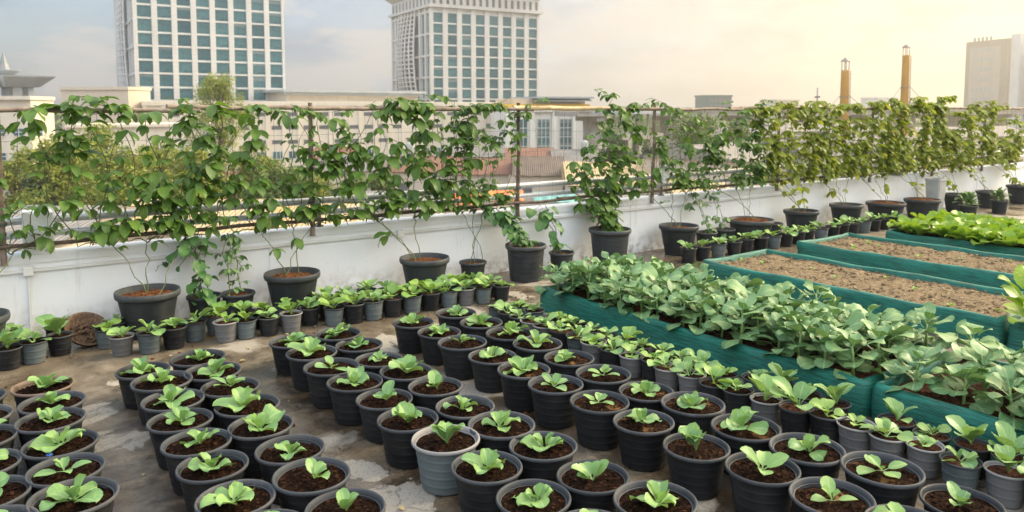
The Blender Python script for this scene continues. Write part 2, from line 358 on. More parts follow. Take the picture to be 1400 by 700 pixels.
def seedling_mesh(seed,kind):
    r=random.Random(seed); mb=MB()
    a0=r.uniform(0,6.28)
    lop=r.uniform(0,6.28)
    if kind=='cab':     # open rosette of a few broad leaves, one or two upright ones in the middle
        n=r.choice([4,5,5,6])
        for i in range(n):
            az=a0+i*2*PI/n+r.uniform(-.35,.35)
            L=r.uniform(.078,.108)*(1+.18*math.cos(az-lop)); 
            leaf(mb,(0,0,.004),az,r.uniform(.25,.75),L,L*r.uniform(.32,.42),'round',r.uniform(.15,.5),r.uniform(.5,1.2),r.uniform(.15,.36),.24,.11,10,3,0,r,r.uniform(-.25,.25))
        for i in range(r.choice([2,3,3])):
            az=r.uniform(0,6.28); L=r.uniform(.055,.085)
            leaf(mb,(.004*math.cos(az),.004*math.sin(az),.008),az,r.uniform(.75,1.25),L,L*.36,'round',r.uniform(.4,.8),r.uniform(.2,.7),.16,.18,.12,7,3,0,r)
    elif kind=='flat':
        n=r.choice([3,4,4])
        for i in range(n):
            az=a0+i*2*PI/n+r.uniform(-.4,.4); L=r.uniform(.085,.115)
            leaf(mb,(0,0,.012),az,r.uniform(.3,.65),L,L*r.uniform(.24,.30),'oval',r.uniform(.1,.3),r.uniform(.4,.75),r.uniform(.06,.15),.26,.1,8,3,0,r,r.uniform(-.2,.2))
        for i in range(2):
            az=r.uniform(0,6.28); L=r.uniform(.05,.07); leaf(mb,(0,0,.015),az,r.uniform(.7,1.1),L,L*.34,'round',.5,.4,.12,.2,.1,6,2,0,r)
    elif kind=='up':    # taller head of cupped leaves
        for i in range(7):
            az=a0+i*2.4+r.uniform(-.3,.3); L=r.uniform(.085,.118)
            leaf(mb,(0,0,.004),az,r.uniform(.7,1.3),L,L*r.uniform(.33,.42),'round',r.uniform(.35,.7),r.uniform(.6,1.3),r.uniform(.15,.3),.2,.12,8,3,0,r)
    elif kind=='two':
        for s in (0,1):
            az=a0+s*PI+r.uniform(-.5,.5); L=r.uniform(.095,.12)
            leaf(mb,(0,0,.006),az,r.uniform(.6,.95),L,L*r.uniform(.27,.33),'oval',r.uniform(.2,.45),r.uniform(.4,.8),.1,.22,.1,8,3,0,r)
        for i in range(3):
            az=r.uniform(0,6.28); L=r.uniform(.06,.085); leaf(mb,(0,0,.008),az,r.uniform(.5,1.2),L,L*.36,'round',.4,.6,.15,.22,.1,7,3,0,r)
    elif kind=='small':  # bushy transplant of a small pot
        n=r.choice([5,6,7])
        for i in range(n):
            az=a0+i*2.4+r.uniform(-.4,.4); L=r.uniform(.06,.115)
            leaf(mb,(r.uniform(-.008,.008),r.uniform(-.008,.008),.002),az,r.uniform(.3,1.05),L,L*r.uniform(.29,.40),'round' if i%3 else 'oval',r.uniform(.1,.4),r.uniform(.4,1.1),.16,.36,.08,9,2,0,r,r.uniform(-.3,.3))
        for i in range(3):
            az=r.uniform(0,6.28); L=r.uniform(.04,.06); leaf(mb,(0,0,.01),az,r.uniform(.9,1.4),L,L*.3,'round',.4,.4,.1,.25,.1,6,2,0,r)
    elif kind=='big':    # spreading transplant with long stalked leaves
        for i in range(6):
            az=a0+i*2.4+r.uniform(-.4,.4); L=r.uniform(.11,.16)
            leaf(mb,(0,0,.004),az,r.uniform(.6,1.25),L,L*r.uniform(.24,.30),'oval',r.uniform(.1,.35),r.uniform(.5,1.0),.1,.34,.07,9,3,0,r,r.uniform(-.3,.3))
        for i in range(3):
            az=r.uniform(0,6.28); L=r.uniform(.05,.07); leaf(mb,(0,0,.01),az,r.uniform(.9,1.4),L,L*.3,'round',.4,.4,.1,.25,.1,6,2,0,r)
    elif kind=='tiny':
        for i in range(5):
            az=a0+i*2.4; L=r.uniform(.035,.06)
            leaf(mb,(0,0,.004),az,r.uniform(.4,1.0),L,L*.33,'round',.3,.5,.12,.25,.1,6,2,0,r)
    return mb
def kale_meshes(seed):
    r=random.Random(seed); mb=MB(); st=MB()
    H=r.uniform(.15,.235); lx,ly=r.uniform(-.03,.03),r.uniform(-.03,.03)
    st.tube([(0,0,-.02),(lx*.4,ly*.4,H*.5),(lx,ly,H)],[.011,.009,.006],6)
    n=r.choice([13,14,15,17])
    a0=r.uniform(0,6.28)
    for i in range(n):
        t=(i+.5)/n; z=.015+H*.98*t**.9; az=a0+i*2.4+r.uniform(-.35,.35)
        L=(r.uniform(.155,.215) if t<.75 else r.uniform(.08,.13)); 
        el=.35+.75*t+r.uniform(-.2,.2)
        leaf(mb,(lx*t,ly*t,z),az,el,L,L*r.uniform(.27,.345),'round',r.uniform(-.15,.35),r.uniform(.8,1.7)*(1-.35*t),r.uniform(.2,.45),r.uniform(.30,.40),.07,10,3,0,r,r.uniform(-.4,.4))
    return mb,st
def lettuce_mesh(seed):
    r=random.Random(seed); mb=MB(); a0=r.uniform(0,6.28)
    for i in range(16):
        t=i/16; az=a0+i*2.4; L=r.uniform(.17,.25)*(1-.25*t)
        leaf(mb,(0,0,.0),az,.5+.85*t+r.uniform(-.15,.15),L,L*r.uniform(.26,.34),'round',r.uniform(.1,.4),r.uniform(.5,1.1),r.uniform(.25,.45),.2,.12,9,3,0,r,r.uniform(-.25,.25))
    return mb

# ------------------------------------------------------------------ pots
def pot_meshes(name,Rr,h,foot,body,rim,bands=3,lip=.014):
    mb=MB(); r1=Rr*.90; r0=Rr*foot
    pr=[(r0*.9,0.0),(r0*.985,.002),(r0,.006),(r0+.0003,.012)]
    zt=h-lip*1.6
    for k in range(1,bands+1):
        t=k/(bands+1); r=r0+(r1-r0)*t
        sl=(r1-r0)/zt; pr+= [(r+dr_+sl*dz_,zt*t+dz_) for dr_,dz_ in ((0,-.012),(0,-.005),(.0011,-.0025),(.0011,.002),(.0001,.004),(0,.011))]
    pr+=[(r1-.0006,zt-.012),(r1-.0002,zt-.004),(r1,zt),(r1-.001,zt+.001)]
    mb.lathe(pr,36,0,close=True,wob=.006)
    rm=MB()
    rr=[(r1-.006,zt-.002),(Rr*.975,zt+.001),(Rr,zt+lip*.5),(Rr*1.005,zt+lip),(Rr*.99,h-.001),(Rr*.965,h),(Rr*.935,h-.004),(Rr*.915,h-lip),(Rr*.89,h-h*.12),(Rr*.862,h-h*.2)]
    rm.lathe(rr,36,0,wob=.006)
    return mb.mesh(name,[body]),rm.mesh(name+'_rim',[rim])
def soil_mesh(name,Rr,mat,seed,amp=.011,chips=60,dome=.008):
    r=random.Random(seed); mb=MB(); seg=28; rings=7
    c=mb.vert((0,0,dome)); pv=None
    for k in range(1,rings+1):
        rr=Rr*k/rings; row=[]
        for i in range(seg):
            a=2*PI*i/seg; x,y=rr*math.cos(a),rr*math.sin(a)
            z=dome*(1-(k/rings)**2)+amp*noise.noise(Vector((x*38+seed*3.1,y*38,seed)))+amp*.7*noise.noise(Vector((x*90+seed*3.1,y*90,seed)))
            row.append(mb.vert((x,y,z)))
        for i in range(seg):
            j=(i+1)%seg
            if k==1: mb.face([c,row[i],row[j]])
            else: mb.face([pv[i],row[i],row[j],pv[j]])
        pv=row
    for k in range(chips):
        a=r.uniform(0,6.28); q=Rr*.9*math.sqrt(r.random()); s=r.uniform(.003,.009)
        ax=Vector((r.uniform(-1,1),r.uniform(-1,1),r.uniform(-.4,.4))).normalized(); ay=ax.cross(Vector((.1,.2,1))).normalized(); az=ax.cross(ay)
        mb.obox((q*math.cos(a),q*math.sin(a),dome*(1-(q/Rr)**2)+.003),ax*s,ay*s*r.uniform(.2,.6),az*s*.3,0)
    return mb.mesh(name,[mat])

BODY,RIM=pot_meshes('pot',.147,.205,.70,M['pot'],M['rim'],4,.0115)
BODYG,RIMG=BODY.copy(),RIM.copy(); BODYG.materials[0]=M['paintpot']; RIMG.materials[0]=M['greyrim']
RIMB=RIM.copy(); RIMB.materials[0]=M['brownrim']
SBODY,SRIM=pot_meshes('small_pot',.083,.14,.74,M['pot'],M['rim'],2,.0075)
SBODYG,SRIMG=SBODY.copy(),SRIM.copy(); SBODYG.materials[0]=M['greypot']; SRIMG.materials[0]=M['greyrim']
SBODYM,SRIMM=SBODY.copy(),SRIM.copy(); SBODYM.materials[0]=M['paintpot']; SRIMM.materials[0]=M['rim']
SOILS=[soil_mesh('soil',.131,M['soil'],s) for s in range(4)]+[soil_mesh('soil',.131,M['soil2'],s+9) for s in range(2)]
SSOIL=[soil_mesh('soil',.0745,M['soil'],s+20,.004,12,.004) for s in range(3)]+[soil_mesh('soil',.0745,M['redsoil'],29,.004,12,.004)]
def variants(kind,seeds,mat): return [seedling_mesh(s,kind).mesh('seedling',[mat]) for s in seeds]
V={'broad open':variants('cab',range(100,112),M['seed']),'flat low':variants('flat',range(212,220),M['seed']),
   'tall cupped':variants('up',range(120,125),M['seed']),'two-winged':variants('two',range(130,138),M['seed'])}
VS=variants('small',range(140,148),M['seed'])+variants('small',range(150,153),M['seedy']); VB=variants('big',range(160,165),M['seed']); VT=variants('tiny',range(170,173),M['seedy'])

def potted(name,label,cat,group,loc,body,rim,soil,soilz,plant,plname='seedling',ps=1.0,tilt=.03,s=1.0,pr=None,lab=None):
    t=thing(name,label,cat,loc,R.uniform(0,6.28),group)
    t.scale=(s,s,s*R.uniform(.97,1.03)); t.rotation_euler.x=R.uniform(-tilt,tilt)*.3; t.rotation_euler.y=R.uniform(-tilt,tilt)*.3
    b=link('pot',body,t); link('rim',rim,b)
    link('soil',soil,t,(0,0,soilz),R.uniform(0,6.28))
    p=link(plname,plant,t,(R.uniform(-.012,.012),R.uniform(-.012,.012),soilz+.004),R.uniform(0,6.28) if pr is None else pr,ps)
    p.rotation_euler.x=R.uniform(-.16,.16); p.rotation_euler.y=R.uniform(-.16,.16)
    return t

ROWS=[('first large-pot row from left',[(.10,4.64-.30*k) for k in range(7)]),
('second large-pot row from left',[(.40,4.64),(.40,4.33),(.37,4.07),(.37,3.76),(.36,3.47),(.35,3.18),(.35,2.88)]),
('third large-pot row from left',[(.89,4.60),(.90,4.30),(.89,4.02),(.86,3.72),(.85,3.44),(.86,3.17),(.84,2.85),(.85,2.55)]),
('fourth large-pot row from left',[(1.18,4.59),(1.18,4.31),(1.17,4.03),(1.16,3.72),(1.15,3.43),(1.15,3.12),(1.14,2.82),(1.15,2.54)]),
('fifth large-pot row from left',[(1.74,4.62),(1.74,4.31),(1.72,3.98),(1.74,3.70),(1.75,3.41),(1.72,3.10),(1.72,2.78),(1.74,2.48),(1.74,2.18),(1.75,1.88)]),
('sixth large-pot row from left',[(2.03,4.56),(2.05,4.28),(2.02,3.98),(2.04,3.68),(2.05,3.38),(2.03,3.08),(2.03,2.77),(2.05,2.49),(2.03,2.16),(2.06,1.88),(2.05,1.59)]),
('seventh large-pot row from left',[(2.57,4.54),(2.59,4.24),(2.57,3.92),(2.59,3.63),(2.57,3.31),(2.56,3.02),(2.57,2.71),(2.58,2.41),(2.57,2.10),(2.61,1.80),(2.63,1.50),(2.63,1.21)]),
('eighth large-pot row from left',[(2.92,4.54),(2.92,4.23),(2.88,3.88),(2.90,3.60),(2.91,3.31),(2.88,3.00),(2.90,2.70),(2.91,2.41),(2.89,2.09),(2.92,1.78),(2.96,1.49),(2.98,1.20)])]
special={(4,6):('tall cupped','grey'),(4,5):('tall cupped','black'),(1,0):('broad open','brown'),(4,4):('two-winged','black'),(6,9):('two-winged','black'),(7,11):('two-winged','black'),
 (5,8):('two-winged','black'),(6,8):('tall cupped','black'),(7,7):('broad open','black'),(2,6):('broad open','black'),(2,5):('broad open','black'),(2,4):('broad open','black')}
kinds=['broad open','broad open','broad open','flat low','broad open','two-winged','broad open']
for ri,(rn,pts) in enumerate(ROWS):
    for k,(x,y) in enumerate(pts):
        kd,pc=special.get((ri,k),(R.choice(kinds),'black'))
        b,rm=(BODYG,RIMG) if pc=='grey' else ((BODY,RIMB) if pc=='brown' else (BODY,RIM))
        so=R.choice(SOILS[:4]) if not (ri>=6 and k in (4,6,7,8,10)) else R.choice(SOILS[4:])
        pcn={'grey':'slate-grey pot','brown':'brown-rimmed pot','black':'black pot'}[pc]
        sz=.178 if k%5 else .172
        dr=R.uniform(-.012,.012)
        potted('potted_cabbage',f'{pcn} with {kd} cabbage seedling, {ORD[k+1]} from wall, {rn}','potted seedling','cabbage seedlings in large pots standing in rows',
               (x+dr,y+R.uniform(-.008,.008),.002),b,rm,so,sz,R.choice(V[kd]),ps=R.choice((.88,.95,1.0,1.05,1.1,1.2)),s=R.uniform(.95,1.05))
# blue cap lying in a pot
mb=MB(); mb.lathe([(.001,.011),(.011,.011),(.0125,.009),(.0125,0),(.011,0)],16); 
tag(mb.build('bottle_cap',M['blue'],None,(.33,3.70,.182)),'small blue bottle cap lying on the dark soil of a large pot','bottle cap')

# ---- small pots along the green bed
P1=[(3.40,4.70),(3.37,4.53),(3.37,4.38),(3.37,4.24),(3.35,4.07),(3.37,3.92),(3.36,3.75),(3.37,3.60),(3.36,3.43),(3.39,3.28),(3.42,3.13),(3.39,2.98),(3.40,2.82),(3.39,2.66),(3.39,2.50),(3.41,2.34),(3.44,2.18),(3.47,2.03),(3.48,1.88),(3.48,1.73),(3.52,1.58),(3.49,1.41),(3.52,1.25),(3.52,1.09)]
greyf={3:1,4:1,7:1,9:1,11:1,12:1,15:1,18:1,19:1,20:1,22:1,1:0}
for k,(x,y) in enumerate(P1):
    g=greyf.get(k,0); b,rm=(SBODYG,SRIMG) if g else ((SBODYM,SRIMM) if k%3==0 else (SBODY,SRIM))
    pl=R.choice(VS) if k not in (18,) else VT[0]
    if k in (15,16,22): pl=R.choice(VB)
    potted('potted_seedling',f'{"pale grey" if g else "black"} small pot with leafy seedling, {ORD[k+1]} from wall in front row beside long bed','potted seedling','small pots in two rows beside the green bed',
           (x+R.uniform(-.01,.01),y,.002),b,rm,R.choice(SSOIL),.122,pl,ps=R.choice((.75,.9,1.0,1.1,1.2)),s=R.uniform(.96,1.08))
for k in range(23):
    x=3.56+.012*k*(k>12)*.5+R.uniform(-.012,.012); y=4.62-.158*k+R.uniform(-.015,.015)
    if k in (2,17): continue
    b,rm=(SBODYM,SRIMM) if k%4==1 else (SBODY,SRIM)
    pl=R.choice(VB) if k in (14,16,18,20,21) else R.choice(VS)
    potted('potted_seedling',f'dark small pot with spreading seedling pressed against green bed, {ORD[k+1]} from wall in back row','potted seedling','small pots in two rows beside the green bed',
           (x,y,.002),b,rm,R.choice(SSOIL),.122,pl,ps=R.choice((.75,.9,1.0,1.1,1.2)),s=R.uniform(.96,1.05))
# ---- small pots along the wall
W1=[(.32,5.76),(.46,5.80),(.62,5.89),(.90,5.86),(.95,5.62),(1.11,5.57),(1.27,5.58),(1.43,5.67),(1.60,5.52),(1.74,5.51),(1.90,5.49),(2.06,5.47),(2.24,5.56),(2.39,5.45),(2.54,5.42),(2.70,5.41),(2.87,5.41),(3.04,5.40),(3.21,5.39),(3.38,5.38),(3.53,5.35),(3.68,5.31),(3.85,5.28)]
wg={4:1,8:1,11:1,20:1}
for k,(x,y) in enumerate(W1):
    g=wg.get(k,0); b,rm=(SBODYG,SRIMG) if g else ((SBODYM,SRIMM) if k%2 else (SBODY,SRIM))
    potted('potted_seedling',f'{"light grey" if g else "dark grey"} small pot of greens, {ORD[k+1]} from left in front row along wall','potted seedling','small pots of greens along the white wall',
           (x,y,.002),b,rm,R.choice(SSOIL),.122,R.choice(VS+VB[:2]),ps=R.uniform(1.0,1.45),s=R.uniform(.95,1.06))
W2=[(.38,6.12),(.63,6.10),(.98,6.02),(1.60,5.74),(1.78,5.70),(1.93,5.68),(2.10,5.66),(2.42,5.62),(2.58,5.60),(2.74,5.60),(2.90,5.58),(3.06,5.58),(3.23,5.57),(3.40,5.56),(3.56,5.53),(3.72,5.50),(3.87,5.46),
    (2.47,5.80),(2.64,5.78),(2.82,5.77),(3.00,5.76)]
for k,(x,y) in enumerate(W2):
    third=k>16
    lab=f'dark small pot of greens, {ORD[k-16] if third else ORD[k+1]} from left in {"rear third" if third else "second"} row against wall'
    potted('potted_seedling',lab,'potted seedling','small pots of greens along the white wall',(x,y,.002),SBODY if k%3 else SBODYM,SRIM if k%3 else SRIMM,R.choice(SSOIL),.122,R.choice(VS),ps=R.uniform(1.0,1.5),s=R.uniform(.95,1.06))
W3=[(6.42+.245*k,5.41-.006*k) for k in range(18)]
for k,(x,y) in enumerate(W3):
    potted('potted_seedling',f'small black pot with grey-green seedling, {ORD[k+1]} from near end of line behind soil beds','potted seedling','line of small pots behind the bare soil beds',
           (x+R.uniform(-.02,.02),y+R.uniform(-.015,.015),.002),SBODYM if k%4==2 else SBODY,SRIM,R.choice(SSOIL),.122,R.choice(VS),ps=R.uniform(1.05,1.4),s=1.12)

# ------------------------------------------------------------------ raised beds
def bed(name,label,x0,x1,y0,y1,h,soilm,group,wt=.055,soilz=None,seed=0):
    t=thing(name,label,'raised bed',((x0+x1)/2,(y0+y1)/2,0),0,group)
    hx,hy=(x1-x0)/2,(y1-y0)/2
    # perimeter stations
    st=[]; c=.03
    def run(a,b,nrm,n):
        for i in range(n):
            q=i/n; st.append((a[0]+(b[0]-a[0])*q,a[1]+(b[1]-a[1])*q,nrm))
    run((-hx+c,-hy),(hx-c,-hy),(0,-1),14); run((hx-c,-hy),(hx,-hy+c),(.7,-.7),2)
    run((hx,-hy+c),(hx,hy-c),(1,0),40); run((hx,hy-c),(hx-c,hy),(.7,.7),2)
    run((hx-c,hy),(-hx+c,hy),(0,1),14); run((-hx+c,hy),(-hx,hy-c),(-.7,.7),2)
    run((-hx,hy-c),(-hx,-hy+c),(-1,0),40); run((-hx,-hy+c),(-hx+c,-hy),(-.7,-.7),2)
    pf=[(0,.002),(.004,h*.45),(0,h*.8),(.006,h-.012),(.018,h),(wt-.016,h),(wt-.004,h-.012),(wt,h*.6),(wt,h*.4)]
    mb=MB(); n=len(st)
    for i,(x,y,nm) in enumerate(st):
        for k,(o,z) in enumerate(pf):
            w=.020*noise.noise(Vector((x*3+seed*9,y*3,z*9)))+.006*noise.noise(Vector((x*11+seed*9,y*11,z*30)))
            dz=.016*noise.noise(Vector((x*3+seed*5,y*3,7.7)))*(z/h)
            mb.vert((x-nm[0]*(o+w),y-nm[1]*(o+w),z+dz))
    P=len(pf)
    for i in range(n):
        j=(i+1)%n
        for k in range(P-1): mb.face([i*P+k,j*P+k,j*P+k+1,i*P+k+1])
    mb.build('net_sides',M['net'],t)
    sm=MB(); nx,ny=26,int((y1-y0)/.04); sz=soilz if soilz else h-.045
    ids=[]
    for j in range(ny+1):
        row=[]
        for i in range(nx+1):
            x=-hx+wt*.6+(2*hx-wt*1.2)*i/nx; y=-hy+wt*.6+(2*hy-wt*1.2)*j/ny
            e=min(i,nx-i,j,ny-j)
            z=sz+.020*noise.noise(Vector((x*5+seed,y*5,seed)))+.020*noise.noise(Vector((x*17+seed,y*17,seed)))+(.012 if e>2 else 0)
            row.append(sm.vert((x,y,z)))
        ids.append(row)
    for j in range(ny):
        for i in range(nx): sm.face([ids[j][i],ids[j][i+1],ids[j+1][i+1],ids[j+1][i]])
    rr=random.Random(seed+5)
    for k in range(int(420*(y1-y0)) if soilm is M['drysoil'] else 120):
        x=rr.uniform(-hx+wt,hx-wt); y=rr.uniform(-hy+wt,hy-wt); s=rr.uniform(.005,.020)
        ax=Vector((rr.uniform(-1,1),rr.uniform(-1,1),rr.uniform(-.3,.3))).normalized(); ay=ax.cross(Vector((.1,.2,1))).normalized(); az=ax.cross(ay)
        sm.obox((x,y,sz+.014),ax*s,ay*s*rr.uniform(.08,.5),az*s*.2)
    sm.build('soil',soilm,t)
    return t
G='raised beds wrapped in green net'
bed('raised_bed','long green net bed filled with grey-green kale beside the potted seedlings',3.90,4.86,2.06,4.84,.20,M['redsoil'],G,seed=1)
bed('raised_bed','green net bed with sparser kale, end to end with the long kale bed',3.90,4.90,.30,2.04,.20,M['redsoil'],G,seed=2)
bed('raised_bed','green net bed of bare dry soil directly behind the kale',5.82,6.86,2.14,4.74,.20,M['drysoil'],G,seed=3)
bed('raised_bed','green net bed of bare dry soil between the other bare bed and the lettuce',7.46,8.52,1.60,4.80,.20,M['drysoil'],G,seed=4)
bed('raised_bed','low green net bed crowded with bright yellow-green lettuce near the wall',8.98,10.30,1.20,4.60,.20,M['redsoil'],G,seed=5)
bed('raised_bed','green net bed holding a flowering mustard plant at the right edge',5.82,6.86,.10,2.11,.20,M['redsoil'],G,seed=6)

# kale
KM=[]
for s in range(200,208):
    a,b=kale_meshes(s); KM.append((a.mesh('foliage',[M['kale']]),b.mesh('stem',[M['stem']])))
def kale(x,y,label,sc_):
    t=thing('kale_plant',label,'kale plant',(x,y,.155),R.uniform(0,6.28),'kale plants in the green beds')
    f,s=R.choice(KM); t.scale=(sc_,sc_,sc_*R.uniform(.92,1.1))
    link('foliage',f,t); link('stem',s,t)
for i in range(5):
    n=15
    for j in range(n):
        x=4.02+.185*i+R.uniform(-.03,.03); y=4.73-.182*j+R.uniform(-.035,.035)
        if i==0: lab=f'kale plant in front row at net edge of long bed, {ORD[j+1]} from wall end'
        elif i==4: lab=f'kale plant in back row of long kale bed, {ORD[j+1]} from wall end'
        elif j==0: lab=f'kale plant at wall end of long bed, {ORD[i]} inward from front row'
        else: lab='grey-green kale plant in the crowded middle of the long bed'
        kale(x,y,lab,R.uniform(.86,1.06)*(.9 if j==0 else 1))
for i in range(4):
    for j in range(6):
        x=4.04+.225*i+R.uniform(-.03,.03); y=1.86-.215*j+R.uniform(-.04,.04)
        if (i,j) in ((1,0),(3,1),(2,0)): continue
        kale(x,y,f'kale plant in shorter bed, {ORD[j+1]} from the joint with long bed, {ORD[i+1]} row back',R.uniform(.9,1.12))
# lettuce
LM=[lettuce_mesh(s).mesh('lettuce_plant',[M['lett']]) for s in range(300,306)]
for i in range(5):
    for j in range(15):
        x=9.12+.26*i+R.uniform(-.04,.04); y=4.44-.225*j+R.uniform(-.04,.04)
        o=link('lettuce_plant',R.choice(LM),None,(x,y,.16),R.uniform(0,6.28),R.uniform(1.1,1.4))
        if i==0: lab=f'bright lettuce in front row of lettuce bed, {ORD[j+1]} from wall end'
        elif j==0: lab=f'bright lettuce at wall end of lettuce bed, {ORD[i]} behind the front row'
        else: lab='bright yellow-green lettuce in the crowded middle of the lettuce bed'
        tag(o,lab,'lettuce','lettuces in the far green bed')
WM=[seedling_mesh(s_,'tiny').mesh('weed_sprout',[M['seedy']]) for s_ in (401,402,403)]
for k in range(14):
    if k%2: x,y,lab=R.uniform(5.95,6.75),R.uniform(2.3,4.6),'tiny weed sprout in the bare dry bed directly behind the kale'
    else: x,y,lab=R.uniform(7.6,8.4),R.uniform(2.4,4.6),'tiny weed sprout in the bare dry bed beside the lettuce bed'
    tag(link('weed_sprout',R.choice(WM),None,(x,y,.172),R.uniform(0,6),R.uniform(.5,.9)),lab,'weed','weed sprouts in the bare soil beds')
# mustard at the right edge
def mustard(loc,label,flowers,seed,s=1):
    r=random.Random(seed); t=thing('mustard_plant',label,'mustard plant',loc,r.uniform(0,6),'mustard plants'); t.scale=(s,s,s)
    mb=MB()
    for i in range(14):
        L=r.uniform(.16,.24); leaf(mb,(0,0,.01+.01*i),i*2.4,.5+.05*i+r.uniform(-.2,.2),L,L*.26,'oval',.2,r.uniform(.6,1.1),.2,.3,.07,9,3,0,r)
    mb.build('foliage',M['lett'],t)
    st=MB(); st.tube([(0,0,0),(.01,0,.16),(.02,.01,.30)],[.009,.007,.004],6); st.build('stem',M['stem'],t)
    if flowers:
        fb=MB()
        for i in range(26):
            p=(.02+r.gauss(0,.035),.01+r.gauss(0,.035),.30+r.gauss(0,.018))
            for q in range(4):
                a=q*PI/2+r.uniform(0,.6); leaf(fb,p,a,.4,.014,.005,'round',.1,.2,0,.1,.1,3,1,0,r)
        fb.build('flowers',M['yellowfl'],t)
mustard((5.93,2.03,.155),'mustard plant with yellow flowers at corner of bed, behind the kale',True,1,1.2)

# ------------------------------------------------------------------ parapet wall, rails, trellis
WALLANG=math.atan(-.038)
def wy(x): return 6.385-.038*x
wall=thing('parapet_wall','long low white painted parapet wall along the roof edge','wall',(0,6.385,0),WALLANG)
mb=MB()
# body with a slightly projecting coping
mb.box(-3,0,0,30,.16,.555); mb.bbox(-3,-.012,.555,30,.175,.62,0,.008)
for k in range(14): mb.box(-1.9+2.05*k,-.006,0.0,-1.885+2.05*k,0.001,.553)
mb.build('wall_body',M['wall'],wall)
mb=MB(); mb.bbox(.475,-.016,.62,.665,.19,.915,0,.008); mb.build('pillar',M['wall'],wall)
cd=thing('cable_conduit','thin white cable conduit with square boxes running along the wall','conduit',(0,6.385,0),WALLANG)
mb=MB(); mb.box(-3,-.022,.495,9.5,-.001,.517); mb.box(.49,-.018,.02,.505,-.001,.47); mb.build('pipe',M['white'],cd)
for x in (.497,1.51,3.4):
    mb=MB(); mb.bbox(x-.032,-.040,.474,x+.032,-.0015,.538,0,.005); mb.build('junction_box',M['white'],cd)
rail=thing('metal_railing','twin galvanised pipe railing above the white parapet wall','railing',(0,6.385,0),WALLANG)
for z,r,m in ((.85,.030,M['steel']),(.745,.025,M['steel'])):
    mb=MB(); mb.tube([(x*1.0,.085+.003*math.sin(x*2),z+.004*math.sin(x*1.3+z*9)) for x in range(-3,31)],r,10); mb.build('pipe',m,rail)
for k in range(14):
    if k==0: continue
    x=.57+2.1*k; mb=MB(); mb.tube([(x,.085,.62),(x,.085,.83)],.018,8); mb.lathe([(.0,.632),(.04,.632),(.04,.6205)],10,0,(x,.085,0)); mb.build('upright',M['steel2'],rail)

tr=thing('bamboo_trellis','bamboo pole trellis with string net lashed along the parapet for climbing vines','trellis',(0,6.385,0),WALLANG)
def bamboo(pts,r,mat,name,par):
    """pole with swollen nodes"""
    pp=[];rr=[]
    a,b=Vector(pts[0]),Vector(pts[1]); L=(b-a).length; n=max(2,int(L/.22)); w=[Vector((R.uniform(-1,1),R.uniform(-1,1),R.uniform(-1,1)))*.006 for _ in range(n+1)]
    for i in range(n+1):
        for dt,k in ((-.012,1),(0,1.22),(.012,1)):
            t=i/n+dt/L
            if 0<=t<=1: pp.append(a.lerp(b,t)+w[i]); rr.append(r*k*(1-.15*t))
    mb=MB(); mb.tube(pp,rr,8); return mb.build(name,mat,par)
def trl(px,py_d=0): return px
POSTX=[-2.0,.36,2.56,4.72,6.62,8.90,11.10,12.90,14.6,16.8]
for i,x in enumerate(POSTX):
    bamboo([(x+R.uniform(-.02,.02),-.03,.56),(x,-.045,1.70)],.021,M['bambood'] if i in (3,) else M['bamboo'],'post',tr)
    for z in (.70,.85,1.645):
        mb=MB(); mb.lathe([(.026,z-.012),(.028,z),(.026,z+.012)],8,0,(x,-.04,0)); mb.build('lashing',M['string'],tr)
xs=[-2.6,1.55,3.6,4.75,5.9,8.0,10.2,12.4,15.0,18.0]
for i in range(len(xs)-1):
    bamboo([(xs[i]-.12,-.075+.012*(i%2),1.642+.012*(i%2)),(xs[i+1]+.12,-.075+.012*(i%2),1.642+.012*(i%2)-(.006 if i<5 else .0))],.02 if i!=3 else .024,M['bambooy'] if i in (3,) else M['bamboo'],'top_pole',tr)
xs=[-2.6,.9,3.0,5.3,7.6,10.2,13.0,16.0]
for i in range(len(xs)-1): bamboo([(xs[i]-.1,-.06,.695+.008*(i%2)),(xs[i+1]+.1,-.06,.695+.008*(i%2))],.017,M['bambood'],'middle_pole',tr)
mb=MB(); rr=random.Random(3)
for k in range(120):
    x=-2.4+.16*k; mb.tube([(x+rr.uniform(-.02,.02),-.07,.66),(x+rr.uniform(-.03,.03),-.075,1.15),(x,-.075,1.645)],.0013,3,0,False)
for z in (.98,1.20,1.42): mb.tube([(-2.4+.6*k,-.072,z+rr.uniform(-.015,.015)) for k in range(33)],.0013,3,0,False)
mb.build('string_net',M['string'],tr)
# white pouch hanging from a post
mb=MB(); mb.bbox(-.055,-.02,0,.055,.02,.20,0,.012); mb.tube([(0,0,.2),(0,.01,.26)],.003,5)
tag(mb.build('water_pouch',M['white'],None,(6.74,wy(6.74)-.10,.80)),'white plastic pouch hanging from a trellis post above the wall','pouch')

